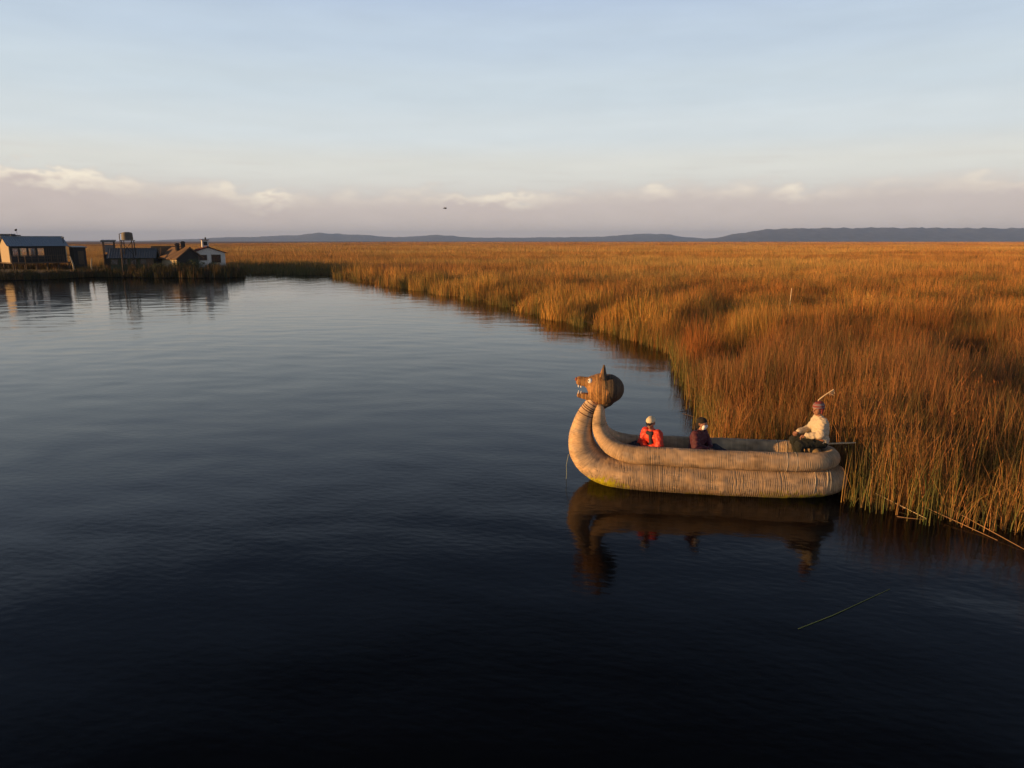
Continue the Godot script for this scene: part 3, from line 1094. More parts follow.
func person(label: String, at: Vector3, turn: float, pose: Dictionary) -> Node3D:
	var g := boat_xf * at
	var o := thing("person", label, "person", g, BOAT_TURN + turn, "people in the boat")
	o.scale = Vector3.ONE * pose.get("scale", 1.0)
	var lean: float = pose.lean
	var hip := Vector3(0, 0.115, 0)
	var chest := Vector3(-lean * 0.30, 0.40, 0)
	var neck := Vector3(-lean * 0.52, 0.555, 0)
	var head_at := neck + Vector3(-0.035 - lean * 0.05, 0.155, 0)
	var hx := Transform3D(Basis(Vector3.UP, deg_to_rad(pose.look)) * Basis(Vector3.BACK, deg_to_rad(pose.get("nod", 6.0))), head_at)
	var torso := [[hip + Vector3(0, 0, 0.06), hip + Vector3(0, 0, -0.06), 0.115, 0.115], [hip, hip.lerp(chest, 0.5), 0.125, 0.12]]
	for s in [-1.0, 1.0]:
		torso.append([hip.lerp(chest, 0.4) + Vector3(0, 0, 0.05 * s), chest + Vector3(0, 0, 0.075 * s), 0.105, 0.115])
		torso.append([chest + Vector3(0, 0, 0.06 * s), neck + Vector3(0.01, -0.055, 0.14 * s), 0.105, 0.062])
	var arms := []
	var hands := []
	for s in [-1.0, 1.0]:
		var e: Vector3 = pose.elbow_l if s > 0 else pose.elbow_r
		var w: Vector3 = pose.wrist_l if s > 0 else pose.wrist_r
		var sh := neck + Vector3(0.01, -0.06, 0.165 * s)
		arms.append([sh, e, 0.058, 0.046])
		arms.append([e, w, 0.044, 0.030])
		var dir := (w - e).normalized()
		hands.append_array(hand_bones(w, dir, (Vector3.DOWN - dir * Vector3.DOWN.dot(dir)).normalized(), s, pose.get("curl", 0.6)))
	var legs := []
	for s in [-1.0, 1.0]:
		var back := Basis(Vector3.UP, deg_to_rad(pose.get("legs", 0.0)))      # legs stay along the boat when the trunk turns
		var k: Vector3 = back * (pose.knee * Vector3(1, 1, s))
		var a: Vector3 = back * (pose.ankle * Vector3(1, 1, s))
		legs.append([hip + Vector3(0, -0.02, 0.085 * s), k, 0.092, 0.062])
		legs.append([k, a, 0.058, 0.042])
		legs.append([a + Vector3(0.02, -0.03, 0), a + back * Vector3(-0.15, -0.045, 0.02 * s), 0.042, 0.032])
	# the body itself: one surface
	var v := PackedVector3Array()
	var idx := PackedInt32Array()
	flesh(torso + arms + legs + [[neck + Vector3(0, -0.05, 0), head_at + Vector3(0.015, -0.07, 0), 0.056, 0.05]], 0.016, 0.05, v, idx)
	flesh(head_bones(hx), 0.0065, 0.018, v, idx)
	flesh(hands, 0.0042, 0.006, v, idx)
	var body := obj("body", smooth(v, idx), plain("skin", lin(0.27, 0.125, 0.075), 0.6), o)
	for s in [-1.0, 1.0]:
		var ball := SphereMesh.new()
		ball.radius = 0.0125
		ball.height = 0.025
		ball.radial_segments = 10
		ball.rings = 6
		var eye := obj("eye", ball, plain("eye_dark", lin(0.03, 0.025, 0.02), 0.3), body)
		eye.position = hx * Vector3(-0.083, 0.008, 0.032 * s)
	# clothes
	var jm: Material = pose.jacket
	var sleeve := []
	for b in arms: sleeve.append([b[0], b[0].lerp(b[1], 0.97), b[2] + pose.get("loose", 0.02), b[3] + pose.get("loose", 0.02)])
	var cut_y: float = hip.y - 0.05
	var coat := obj("jacket", cloth_mesh(grow(torso, 0.018) + sleeve + [[neck + Vector3(0.0, -0.05, 0), neck + Vector3(0.0, -0.02, 0), 0.085, 0.07]], 0.0125, 0.035, 0.014, 5), jm, o)
	# folds: a few raised creases across the sleeves and waist
	for cr in pose.get("creases", []):
		obj("fold", flesh_mesh([[cr[0], cr[1], 0.012, 0.008]], 0.006, 0.01), jm, coat)
	obj("trousers", cloth_mesh(grow(legs, 0.014) + [[hip + Vector3(0, -0.03, 0.05), hip + Vector3(0, -0.03, -0.05), 0.118, 0.118]], 0.0155, 0.04, 0.012, 8), pose.trousers, o)
	o.set_meta("head", hx)
	return o

func shell(bones: Array, hx: Transform3D) -> Array:
	var out := []
	for b in bones: out.append([hx * b[0], hx * b[1], b[2], b[3]])
	return out

func make_people():
	var cream := plain("shirt_cream", lin(0.62, 0.52, 0.37), 0.9, 0.25, 5.0)
	var dark := plain("trouser_dark", lin(0.014, 0.017, 0.013), 0.95, 0.3, 6.0)
	# boatman on the stern
	var p := person("boatman in a cream pullover and striped knitted cap seated on the stern", Vector3(-0.33, 0.915, 0.02), 4.0, {
		"lean": 0.10, "look": 22.0, "nod": 4.0, "jacket": cream, "trousers": dark, "loose": 0.022, "curl": 0.75,
		"elbow_l": Vector3(-0.09, 0.26, 0.235), "wrist_l": Vector3(-0.31, 0.225, 0.15), "elbow_r": Vector3(-0.14, 0.27, -0.235), "wrist_r": Vector3(-0.38, 0.24, -0.10),
		"knee": Vector3(-0.44, 0.05, 0.17), "ankle": Vector3(-0.36, -0.24, 0.12),
		"creases": [[Vector3(0.03, 0.22, 0.13), Vector3(-0.08, 0.20, 0.14)], [Vector3(0.06, 0.29, 0.11), Vector3(-0.05, 0.26, 0.15)], [Vector3(-0.04, 0.40, 0.225), Vector3(-0.10, 0.36, 0.24)], [Vector3(-0.13, 0.29, 0.25), Vector3(-0.16, 0.22, 0.24)]]})
	var hx: Transform3D = p.get_meta("head")
	p.remove_meta("head")
	# knitted cap: stacked bands of wool
	var wool := [lin(0.20, 0.17, 0.20), lin(0.16, 0.025, 0.025), lin(0.22, 0.045, 0.04), lin(0.10, 0.07, 0.16), lin(0.26, 0.22, 0.22), lin(0.14, 0.02, 0.03)]
	var cap := obj("knitted_cap", flesh_mesh(shell([[Vector3(0.025, 0.045, 0), Vector3(-0.008, 0.05, 0), 0.098, 0.093], [Vector3(0.03, 0.09, 0), Vector3(0.035, 0.125, 0), 0.075, 0.035], [Vector3(0.03, -0.0, 0.062), Vector3(0.015, -0.07, 0.08), 0.04, 0.014], [Vector3(0.03, 0.0, -0.062), Vector3(0.015, -0.07, -0.08), 0.04, 0.014]], hx), 0.008, 0.03,
		func(q): return -0.02 - (hx.affine_inverse() * q).y + (0.02 if (hx.affine_inverse() * q).x > -0.05 else 0.055) - (0.09 if (hx.affine_inverse() * q).x > 0.0 else 0.0)), plain("wool_red", wool[1], 0.95), p)
	for k in 5:
		var y := 0.045 + k * 0.021
		var rr := sqrt(maxf(0.0, 0.099 * 0.099 - pow(y - 0.048, 2.0))) if y < 0.12 else 0.062
		var t := TorusMesh.new()
		t.inner_radius = rr - 0.006
		t.outer_radius = rr + 0.0065
		t.rings = 24
		t.ring_segments = 8
		var band := obj("cap_stripe", t, plain("wool_%d" % k, wool[(k * 2) % 6], 0.95), cap)
		band.transform = hx * Transform3D(Basis().scaled(Vector3(1.09, 1.7, 1)), Vector3(0.012, y, 0))
	# dark cloth over the boatman's knees and a brown bag strap at the waist
	obj("belt_bag", flesh_mesh([[Vector3(-0.14, 0.17, 0.12), Vector3(-0.02, 0.14, 0.165), 0.04, 0.035]], 0.01, 0.02), plain("bag_brown", lin(0.22, 0.085, 0.04), 0.7), p)

	# passenger in orange near the bow, turned to the camera
	var orange := plain("jacket_orange", lin(0.72, 0.045, 0.012), 0.6, 0.2, 5.0)
	var navy := plain("navy", lin(0.02, 0.02, 0.03), 0.9)
	p = person("passenger in a bright orange-red jacket and pale cap with a dark brim", Vector3(-3.42, 0.60, 0.03), 50.0, {
		"lean": 0.26, "look": 14.0, "legs": -48.0, "scale": 0.93, "nod": 14.0, "jacket": orange, "trousers": navy, "loose": 0.028,
		"elbow_l": Vector3(-0.17, 0.27, 0.24), "wrist_l": Vector3(-0.27, 0.20, 0.06), "elbow_r": Vector3(-0.20, 0.26, -0.22), "wrist_r": Vector3(-0.30, 0.22, -0.04),
		"knee": Vector3(-0.40, 0.17, 0.09), "ankle": Vector3(-0.66, 0.06, 0.07),
		"creases": [[Vector3(-0.10, 0.40, 0.235), Vector3(-0.16, 0.35, 0.245)], [Vector3(-0.04, 0.30, 0.17), Vector3(0.05, 0.28, 0.14)]]})
	hx = p.get_meta("head")
	p.remove_meta("head")
	var pale := plain("cap_pale", lin(0.60, 0.50, 0.33), 0.9)
	obj("cap", flesh_mesh(shell([[Vector3(0.025, 0.055, 0), Vector3(-0.01, 0.06, 0), 0.094, 0.09]], hx), 0.008, 0.02, func(q): return 0.045 - (hx.affine_inverse() * q).y), pale, p)
	obj("cap_brim", flesh_mesh(shell([[Vector3(-0.07, 0.045, 0.055), Vector3(-0.15, 0.03, 0.03), 0.013, 0.01], [Vector3(-0.08, 0.047, 0), Vector3(-0.165, 0.032, 0), 0.013, 0.01], [Vector3(-0.07, 0.045, -0.055), Vector3(-0.15, 0.03, -0.03), 0.013, 0.01]], hx), 0.006, 0.03), navy, p)
	obj("scarf", flesh_mesh([[Vector3(-0.20, 0.50, 0.05), Vector3(-0.20, 0.50, -0.05), 0.045, 0.045], [Vector3(-0.21, 0.48, 0.03), Vector3(-0.20, 0.26, 0.05), 0.04, 0.05]], 0.011, 0.04), navy, p)

	# passenger in purple, turned towards the boatman, white mask
	var purple := plain("jacket_purple", lin(0.085, 0.009, 0.022), 0.75, 0.3, 5.0)
	p = person("passenger in a dark purple jacket wearing a white face mask, seated amidships", Vector3(-2.64, 0.60, 0.0), 146.0, {
		"lean": 0.16, "look": -8.0, "legs": 32.0, "scale": 0.93, "nod": 8.0, "jacket": purple, "trousers": navy, "loose": 0.03,
		"elbow_l": Vector3(-0.15, 0.26, 0.24), "wrist_l": Vector3(-0.30, 0.22, 0.08), "elbow_r": Vector3(-0.15, 0.26, -0.24), "wrist_r": Vector3(-0.30, 0.22, -0.08),
		"knee": Vector3(-0.40, 0.17, 0.09), "ankle": Vector3(-0.66, 0.06, 0.07),
		"creases": [[Vector3(-0.08, 0.40, -0.235), Vector3(-0.14, 0.36, -0.245)]]})
	hx = p.get_meta("head")
	p.remove_meta("head")
	obj("hair", flesh_mesh(shell([[Vector3(0.035, 0.045, 0), Vector3(-0.005, 0.055, 0), 0.094, 0.085], [Vector3(0.055, -0.01, 0.035), Vector3(0.06, -0.09, 0.02), 0.06, 0.045], [Vector3(0.055, -0.01, -0.035), Vector3(0.06, -0.09, -0.02), 0.06, 0.045]], hx), 0.008, 0.03,
		func(q): return -0.065 - (hx.affine_inverse() * q).x if (hx.affine_inverse() * q).y < 0.055 else -1.0), plain("hair_black", lin(0.008, 0.006, 0.005), 0.9), p)
	obj("face_mask", flesh_mesh(shell([[Vector3(-0.075, -0.03, 0.028), Vector3(-0.06, -0.075, 0.022), 0.042, 0.034], [Vector3(-0.075, -0.03, -0.028), Vector3(-0.06, -0.075, -0.022), 0.042, 0.034]], hx), 0.007, 0.03), plain("mask_white", lin(0.78, 0.76, 0.74), 0.8), p)

# ---------------------------------------------------------------- houses on the reed island
func wave_sheet(w: float, l: float, pitch: float, amp: float, steps: int) -> ArrayMesh:
	# corrugated sheet in the xz plane, ridges along z, centred, with thickness
	var v := PackedVector3Array()
	var idx := PackedInt32Array()
	var nx := int(w / pitch * steps)
	for side in 2:
		for i in nx + 1:
			var x := -w / 2.0 + w * i / nx
			var y := amp * cos(TAU * x / pitch) - 0.012 * side
			v.append(Vector3(x, y, -l / 2.0))
			v.append(Vector3(x, y, l / 2.0))
	for side in 2:
		var o := side * (nx + 1) * 2
		for i in nx:
			var p := o + i * 2
			idx.append_array([p, p + 2, p + 1, p + 1, p + 2, p + 3] if side == 0 else [p, p + 1, p + 2, p + 1, p + 3, p + 2])
	for i in nx:
		for e in 2:
			var p := i * 2 + e
			var q := p + (nx + 1) * 2
			idx.append_array([p, q, p + 2, p + 2, q, q + 2])
	return mesh_of(v, idx)

func gable_wall(w: float, eave: float, ridge_y: float, thick: float) -> ArrayMesh:
	# wall in the xy plane from y = 0 with a pointed top
	var out := [Vector2(-w / 2, 0), Vector2(w / 2, 0), Vector2(w / 2, eave), Vector2(0, ridge_y), Vector2(-w / 2, eave)]
	var v := PackedVector3Array()
	var idx := PackedInt32Array()
	for s in 2:
		for p in out: v.append(Vector3(p.x, p.y, thick * (0.5 - s)))
	for k in 3: idx.append_array([0, k + 2, k + 1, 5, 6 + k, 7 + k])
	for k in 5:
		var q := (k + 1) % 5
		idx.append_array([k, q, k + 5, q, q + 5, k + 5])
	return mesh_of(v, idx)

func pitched_roof(parent: Node3D, w: float, d: float, eave: float, rise: float, over: float, mat: Material, tin := true):
	var half := d / 2.0 + over
	var slope := atan2(rise, d / 2.0)
	var l := half / cos(slope)
	for s in [1.0, -1.0]:
		var m: Mesh = wave_sheet(w + over * 2.0, l, 0.30, 0.035, 6) if tin else box_mesh(Vector3(w + over * 2.0, 0.12, l))
		var o := obj("roof_sheet", m, mat, parent)
		o.position = Vector3(0, eave + rise - half * tan(slope) / 2.0 + 0.06, s * half / 2.0)
		o.rotation.x = s * slope
	box(parent, "ridge_cap", Vector3(w + over * 2.0 + 0.05, 0.07, 0.26), Vector3(0, eave + rise + 0.09, 0), mat)

func window_in(parent: Node3D, at: Vector3, size: Vector2, frame: Material, glass: Material, bars := 0):
	var f := Node3D.new()
	f.name = "window"
	parent.add_child(f, true)
	f.position = at
	for s in [-1.0, 1.0]:
		box(f, "frame", Vector3(0.07, size.y, 0.09), Vector3(s * (size.x / 2 - 0.035), 0, 0), frame)
		box(f, "frame", Vector3(size.x - 0.14, 0.07, 0.09), Vector3(0, s * (size.y / 2 - 0.035), 0), frame)
	box(f, "pane", Vector3(size.x - 0.14, size.y - 0.14, 0.012), Vector3.ZERO, glass)
	for k in bars:
		box(f, "glazing_bar", Vector3(0.04, size.y - 0.14, 0.05), Vector3(size.x * ((k + 1.0) / (bars + 1.0) - 0.5), 0, 0.002), frame)

# a wall in the xy plane with rectangular openings [x, y, w, h] (centres), pieces butted together
func pierced_wall(parent: Node3D, called: String, w: float, h: float, thick: float, at: Vector3, holes: Array, mat: Material):
	var xs := [-w / 2]
	for q in holes:
		xs.append(q[0] - q[2] / 2)
		xs.append(q[0] + q[2] / 2)
	xs.append(w / 2)
	for i in xs.size() - 1:
		var cx: float = (xs[i] + xs[i + 1]) / 2
		var cw: float = xs[i + 1] - xs[i]
		if cw < 0.01: continue
		if i % 2 == 0:
			box(parent, called, Vector3(cw, h, thick), at + Vector3(cx, h / 2, 0), mat)
		else:
			var q: Array = holes[i / 2]
			var lo: float = q[1] - q[3] / 2
			var hi: float = q[1] + q[3] / 2
			box(parent, called, Vector3(cw, lo, thick), at + Vector3(cx, lo / 2, 0), mat)
			box(parent, called, Vector3(cw, h - hi, thick), at + Vector3(cx, (h + hi) / 2, 0), mat)

func glass_mat() -> StandardMaterial3D:
	if mats.has("glass"): return mats["glass"]
	var g := StandardMaterial3D.new()
	g.transparency = BaseMaterial3D.TRANSPARENCY_ALPHA
	g.albedo_color = Color(0.85, 0.88, 0.88, 0.06)
	g.roughness = 0.05
	mats["glass"] = g
	return g

func make_island():
	var poly := PackedVector2Array()
	for p in ISLE: poly.append(Vector2(p[0], -p[1]))
	isle = poly
	var inner: Array = Geometry2D.offset_polygon(poly, -1.2)
	# a low bank of matted reed
	var v := PackedVector3Array()
	var idx := PackedInt32Array()
	var ring: PackedVector2Array = inner[0]
	for p in ring: v.append(Vector3(p.x, 0.75, p.y))
	idx.append_array(Geometry2D.triangulate_polygon(ring))
	var c0 := v.size()
	for p in ring: v.append(Vector3(p.x, 0.75, p.y))
	for p in ring: v.append(Vector3(p.x, -0.3, p.y))
	for k in ring.size():
		var q := (k + 1) % ring.size()
		idx.append_array([c0 + k, c0 + q, c0 + k + ring.size(), c0 + q, c0 + q + ring.size(), c0 + k + ring.size()])
	tag(obj("island_ground", mesh_of(v, idx), plain("island", lin(0.075, 0.055, 0.03), 1.0, 0.4, 0.4)), "", "", "", "structure")
	var G := 0.75

	var dark_wood := plain("dark_wood", lin(0.045, 0.038, 0.034), 0.9, 0.35, 0.8)
	var mid_wood := plain("mid_wood", lin(0.14, 0.095, 0.06), 0.9, 0.35, 0.8)
	var pale_wood := plain("pale_wood", lin(0.52, 0.42, 0.27), 0.9, 0.3, 0.8)
	var blue_tin := plain("blue_tin", lin(0.30, 0.36, 0.42), 0.35, 0.25, 0.5)
	var dull_tin := plain("dull_tin", lin(0.15, 0.16, 0.17), 0.5, 0.35, 0.5)
	var lime := plain("lime", lin(0.66, 0.63, 0.58), 0.9, 0.18, 0.6)
	var thatch := plain("thatch", lin(0.27, 0.16, 0.085), 1.0, 0.5, 1.2)
	var rust_roof := plain("rust_roof", lin(0.20, 0.05, 0.03), 0.85, 0.35, 0.6)
	var gl := glass_mat()
	var black_glass := plain("dark_glass", lin(0.012, 0.014, 0.016), 0.1)

	# 1. cabin on stilts with a blue tin roof
	var t := thing("lakeside_cabin", "long dark cabin on stilts with a blue corrugated roof at the far left", "house", Vector3(-67.0, G, -101.2), 48.0)
	t.scale.x = 0.88
	var fy := 1.12
	var holes := [[-3.05, 1.35, 0.85, 1.15], [-2.0, 1.35, 1.0, 1.2], [-0.85, 1.35, 1.0, 1.2], [0.35, 1.35, 1.0, 1.2]]
	pierced_wall(t, "front_wall", 7.6, 2.3, 0.12, Vector3(0, fy, 2.0), holes, dark_wood)
	pierced_wall(t, "back_wall", 7.6, 2.3, 0.12, Vector3(0, fy, -2.0), [[-1.6, 1.35, 3.6, 1.3], [1.75, 1.35, 2.2, 1.3]], dark_wood)
	for s in [-1.0, 1.0]:
		var gw := obj("gable_wall", gable_wall(4.24, 2.3, 3.45, 0.12), pale_wood, t)
		gw.position = Vector3(s * 3.86, fy, 0)
		gw.rotation_degrees.y = 90
	for q in holes: window_in(t, Vector3(q[0], fy + q[1], 2.0), Vector2(q[2], q[3]), mid_wood, gl)
	for q in [[-1.6, 3.6], [1.75, 2.2]]: window_in(t, Vector3(q[0], fy + 1.35, -2.0), Vector2(q[1], 1.3), mid_wood, gl, 2)
	for k in 9:
		box(t, "wall_batten", Vector3(0.05, 2.26, 0.04), Vector3(1.1 + k * 0.3, fy + 1.15, 2.085), mid_wood)
	box(t, "floor", Vector3(8.2, 0.12, 5.6), Vector3(0, fy - 0.08, 0.55), mid_wood)
	pitched_roof(t, 7.7, 4.2, fy + 2.3, 1.12, 0.35, blue_tin)
	box(t, "roof_vent", Vector3(1.3, 0.12, 0.5), Vector3(-2.2, fy + 3.62, 0), dark_wood)
	obj("antenna", rod([Vector3(-1.9, fy + 3.5, -0.2), Vector3(-1.9, fy + 4.3, -0.2)], [0.025, 0.02], 5), dark_wood, t)
	box(t, "antenna_dish", Vector3(0.34, 0.22, 0.1), Vector3(-2.0, fy + 4.35, -0.2), dark_wood, Vector3(15, 20, 25))
	for k in 6:
		for s in [-1.0, 1.0]:
			obj("stilt", rod([Vector3(-3.8 + k * 1.52, -0.2, 0.6 + 2.3 * s), Vector3(-3.8 + k * 1.52, fy - 0.14, 0.6 + 2.3 * s)], [0.09, 0.08], 7), mid_wood, t)
	for k in 10:
		box(t, "railing_post", Vector3(0.07, 0.9, 0.07), Vector3(-4.0 + k * 0.88, fy + 0.43, 3.25), mid_wood)
	box(t, "handrail", Vector3(8.2, 0.07, 0.09), Vector3(0, fy + 0.92, 3.25), mid_wood)
	box(t, "mid_rail", Vector3(8.2, 0.05, 0.05), Vector3(0, fy + 0.5, 3.31), mid_wood)

	# neighbour at the picture's edge, yellow gable
	t = thing("yellow_hut", "hut with a yellow gable cut off by the left edge beside the blue-roofed cabin", "house", Vector3(-76.6, G, -107.0), 51.0)
	for s in [-1.0, 1.0]:
		var gw := obj("gable_wall", gable_wall(4.6, 3.4, 4.9, 0.15), plain("yellow_wall", lin(0.62, 0.50, 0.14), 0.9, 0.2, 0.6), t)
		gw.position = Vector3(s * 2.6, 0, 0)
		gw.rotation_degrees.y = 90
		box(t, "wall", Vector3(5.04, 3.4, 0.15), Vector3(0, 1.7, s * 2.2), plain("red_wall", lin(0.22, 0.07, 0.045), 0.9, 0.3, 0.6))
	pitched_roof(t, 5.2, 4.6, 3.4, 1.5, 0.3, dull_tin)

	# 2. shed against the cabin
	t = thing("dark_shed", "small dark plank shed with a flat roof right of the blue-roofed cabin", "shed", Vector3(-63.4, G, -105.4), 48.0)
	box(t, "wall", Vector3(1.6, 3.1, 1.8), Vector3(0, 1.55, 0), dark_wood)
	box(t, "roof", Vector3(1.9, 0.1, 2.2), Vector3(0, 3.16, 0), dull_tin, Vector3(4, 0, 0))
	box(t, "door", Vector3(0.75, 1.9, 0.05), Vector3(0.1, 1.6, 0.93), mid_wood)
	t = thing("lamp_post", "thin dark lamp post standing beside the shed", "lamp post", Vector3(-63.6, G, -102.6))
	obj("pole", rod([Vector3(0, -0.1, 0), Vector3(0, 4.3, 0)], [0.05, 0.04], 6), dark_wood, t)
	box(t, "lantern", Vector3(0.22, 0.3, 0.22), Vector3(0, 4.42, 0), dull_tin)

	# pale poles leaning by the landing
	var spots := [[-59.2, -97.2, 2.0, 0.25, "pale peeled pole leaning right of the shed"], [-57.0, -97.4, 1.75, -0.12, "pale peeled pole leaning beside the landing's dark bank"]]
	for s in spots:
		var pole := obj("leaning_pole", rod([Vector3(0, -0.2, 0), Vector3(-s[3] * 0.5, s[2] * 0.5, 0), Vector3(-s[3] * 1.6, s[2], 0)], [0.11, 0.10, 0.075], 7), pale_wood)
		pole.position = Vector3(s[0], G, s[1])
		tag(pole, s[4], "pole", "poles by the landing")

	# 3. booth
	t = thing("watch_booth", "narrow booth with a flat dark roof left of the water tank", "booth", Vector3(-55.3, G, -99.2), 24.0)
	for k in 4:
		box(t, "corner_post", Vector3(0.1, 3.9, 0.1), Vector3(0.65 * (1 if k % 2 else -1), 1.95, 0.65 * (1 if k < 2 else -1)), mid_wood)
	box(t, "wall", Vector3(1.22, 2.2, 1.22), Vector3(0, 1.1, 0), dark_wood)
	box(t, "curtain", Vector3(1.16, 1.0, 0.04), Vector3(0, 2.95, -0.62), plain("grey_cloth", lin(0.25, 0.24, 0.25), 1.0, 0.3, 1.0))
	box(t, "roof", Vector3(1.75, 0.22, 1.75), Vector3(0, 4.0, 0), dull_tin, Vector3(3, 0, 0))

	# 4. water tank
	t = thing("water_tank", "round grey water tank on a tall trestle above the low roofs", "water tank", Vector3(-50.9, G, -95.9), 15.0)
	obj("tank", rod([Vector3(0, 4.12, 0), Vector3(0, 4.18, 0), Vector3(0, 4.95, 0), Vector3(0, 5.08, 0), Vector3(0, 5.14, 0)], [0.66, 0.70, 0.66, 0.56, 0.25], 20), plain("tank_grey", lin(0.13, 0.12, 0.10), 0.7, 0.3, 1.0), t)
	box(t, "platform", Vector3(1.5, 0.1, 1.5), Vector3(0, 4.06, 0), mid_wood)
	for k in 4:
		var sx := 1.0 if k % 2 else -1.0
		var sz := 1.0 if k < 2 else -1.0
		obj("leg", rod([Vector3(0.75 * sx, -0.1, 0.75 * sz), Vector3(0.6 * sx, 4.0, 0.6 * sz)], [0.07, 0.06], 6), dark_wood, t)
	for s in [1.0, -1.0]:
		obj("brace", rod([Vector3(-0.68 * s, 2.2, 0.70), Vector3(0.62 * s, 3.9, 0.63)], [0.035, 0.035], 5), dark_wood, t)
	obj("filling_pipe", rod([Vector3(-0.9, 0, 0.1), Vector3(-0.9, 4.9, 0.1), Vector3(-0.6, 5.0, 0.1)], [0.05, 0.05, 0.05], 8), mid_wood, t)

	# 5. long low house with a grey tin roof
	t = thing("low_house", "long low house with a dull blue-grey tin roof under the water tank", "house", Vector3(-51.3, G, -97.8), 20.0)
	box(t, "wall", Vector3(5.2, 1.9, 3.4), Vector3(0, 0.95, 0), plain("green_wall", lin(0.06, 0.07, 0.03), 0.9, 0.35, 0.7))
	pitched_roof(t, 5.2, 3.4, 1.9, 1.05, 0.35, dull_tin)
	for k in 4:
		window_in(t, Vector3(-2.1 + k * 1.15, 1.25, 1.72), Vector2(0.8, 0.7), mid_wood, black_glass)
	box(t, "door", Vector3(0.8, 1.7, 0.06), Vector3(2.15, 0.9, 1.72), mid_wood)

	# 6. thatched huts
	var huts := [[-50.2, -104.0, 2.7, 2.3, "small thatched hut peeping up behind the low grey roof"], [-47.6, -100.8, 2.2, 2.0, "little thatched hut squeezed between the grey roof and the chimney hut"]]
	for s in huts:
		t = thing("thatched_hut", s[4], "hut", Vector3(s[0], G, s[1]), 30.0, "thatched huts on the island")
		box(t, "wall", Vector3(s[2] - 0.3, 1.9, s[3] - 0.3), Vector3(0, 0.95, 0), dark_wood)
		pitched_roof(t, s[2], s[3], 1.9, 1.25, 0.2, thatch, false)

	# 7. hut with a brown roof, gable towards the lake, twin chimneys
	t = thing("chimney_hut", "dark gabled hut with a brown roof and two stubby dark chimneys", "house", Vector3(-45.2, G, -98.6), 142.0)
	for s in [-1.0, 1.0]:
		var gw := obj("gable_wall", gable_wall(3.5, 1.75, 3.05, 0.12), dark_wood, t)
		gw.position = Vector3(s * 2.1, 0, 0)
		gw.rotation_degrees.y = 90
		box(t, "side_wall", Vector3(4.06, 1.75, 0.12), Vector3(0, 0.875, s * 1.68), pale_wood)
	pitched_roof(t, 4.3, 3.5, 1.75, 1.3, 0.3, thatch, false)
	box(t, "door", Vector3(0.05, 1.6, 0.8), Vector3(-2.18, 0.8, 0.2), mid_wood)
	for k in 2:
		var ch := obj("chimney", rod([Vector3(-0.9 + k * 0.5, 2.7, -0.1 - 0.55 * k), Vector3(-0.9 + k * 0.5, 3.75 - 0.25 * k, -0.1 - 0.55 * k)], [0.27, 0.27], 10), dark_wood, t)
		obj("chimney_cap", rod([Vector3(-0.9 + k * 0.5, 3.76 - 0.25 * k, -0.1 - 0.55 * k), Vector3(-0.9 + k * 0.5, 3.95 - 0.25 * k, -0.1 - 0.55 * k)], [0.36, 0.16], 10), dark_wood, ch)

	# 8. white house with a rust-red roof
	t = thing("white_house", "white house with a rust-red gable roof at the right end of the island", "house", Vector3(-42.6, G, -100.6), 30.0)
	for s in [-1.0, 1.0]:
		var gw := obj("gable_wall", gable_wall(4.3, 2.35, 3.1, 0.15), lime, t)
		gw.position = Vector3(0, 0, s * 1.9)
		box(t, "side_wall", Vector3(0.15, 2.35, 3.64), Vector3(s * 2.07, 1.175, 0), lime)
	var turn := Node3D.new()
	turn.name = "roof"
	t.add_child(turn)
	turn.rotation_degrees.y = 90
	pitched_roof(turn, 4.0, 4.3, 2.38, 0.78, 0.3, rust_roof, true)
	window_in(t, Vector3(-0.75, 1.75, 1.99), Vector2(1.1, 0.75), mid_wood, black_glass, 1)
	window_in(t, Vector3(0.95, 1.6, 1.99), Vector2(1.2, 1.1), mid_wood, black_glass, 1)
	window_in(t, Vector3(2.16, 1.6, 0.3), Vector2(0.05, 0.9), mid_wood, black_glass)
	var cup := box(t, "roof_turret", Vector3(0.85, 0.95, 0.8), Vector3(-0.1, 3.6, 0.2), lime)
	box(cup, "turret_cap", Vector3(1.05, 0.1, 1.0), Vector3(0, 0.53, 0), rust_roof)
	box(cup, "finial", Vector3(0.16, 0.3, 0.16), Vector3(0.1, 0.74, 0), dark_wood)
	box(cup, "louvre", Vector3(0.5, 0.5, 0.04), Vector3(0, 0.05, 0.42), dark_wood)

	# bushes in front of the white house
	var leaf := StandardMaterial3D.new()
	leaf.albedo_color = lin(0.05, 0.07, 0.022)
	leaf.roughness = 0.7
	leaf.cull_mode = BaseMaterial3D.CULL_DISABLED
	var bushes := [[-44.6, -95.8, 1.3, "rounded dark bush in front of the chimney hut"], [-42.6, -96.6, 1.6, "dark bush under the white house's left window"], [-40.4, -97.4, 1.2, "low bush by the white house's right corner"], [-47.0, -95.4, 1.1, "small bush in front of the low house's right end"]]
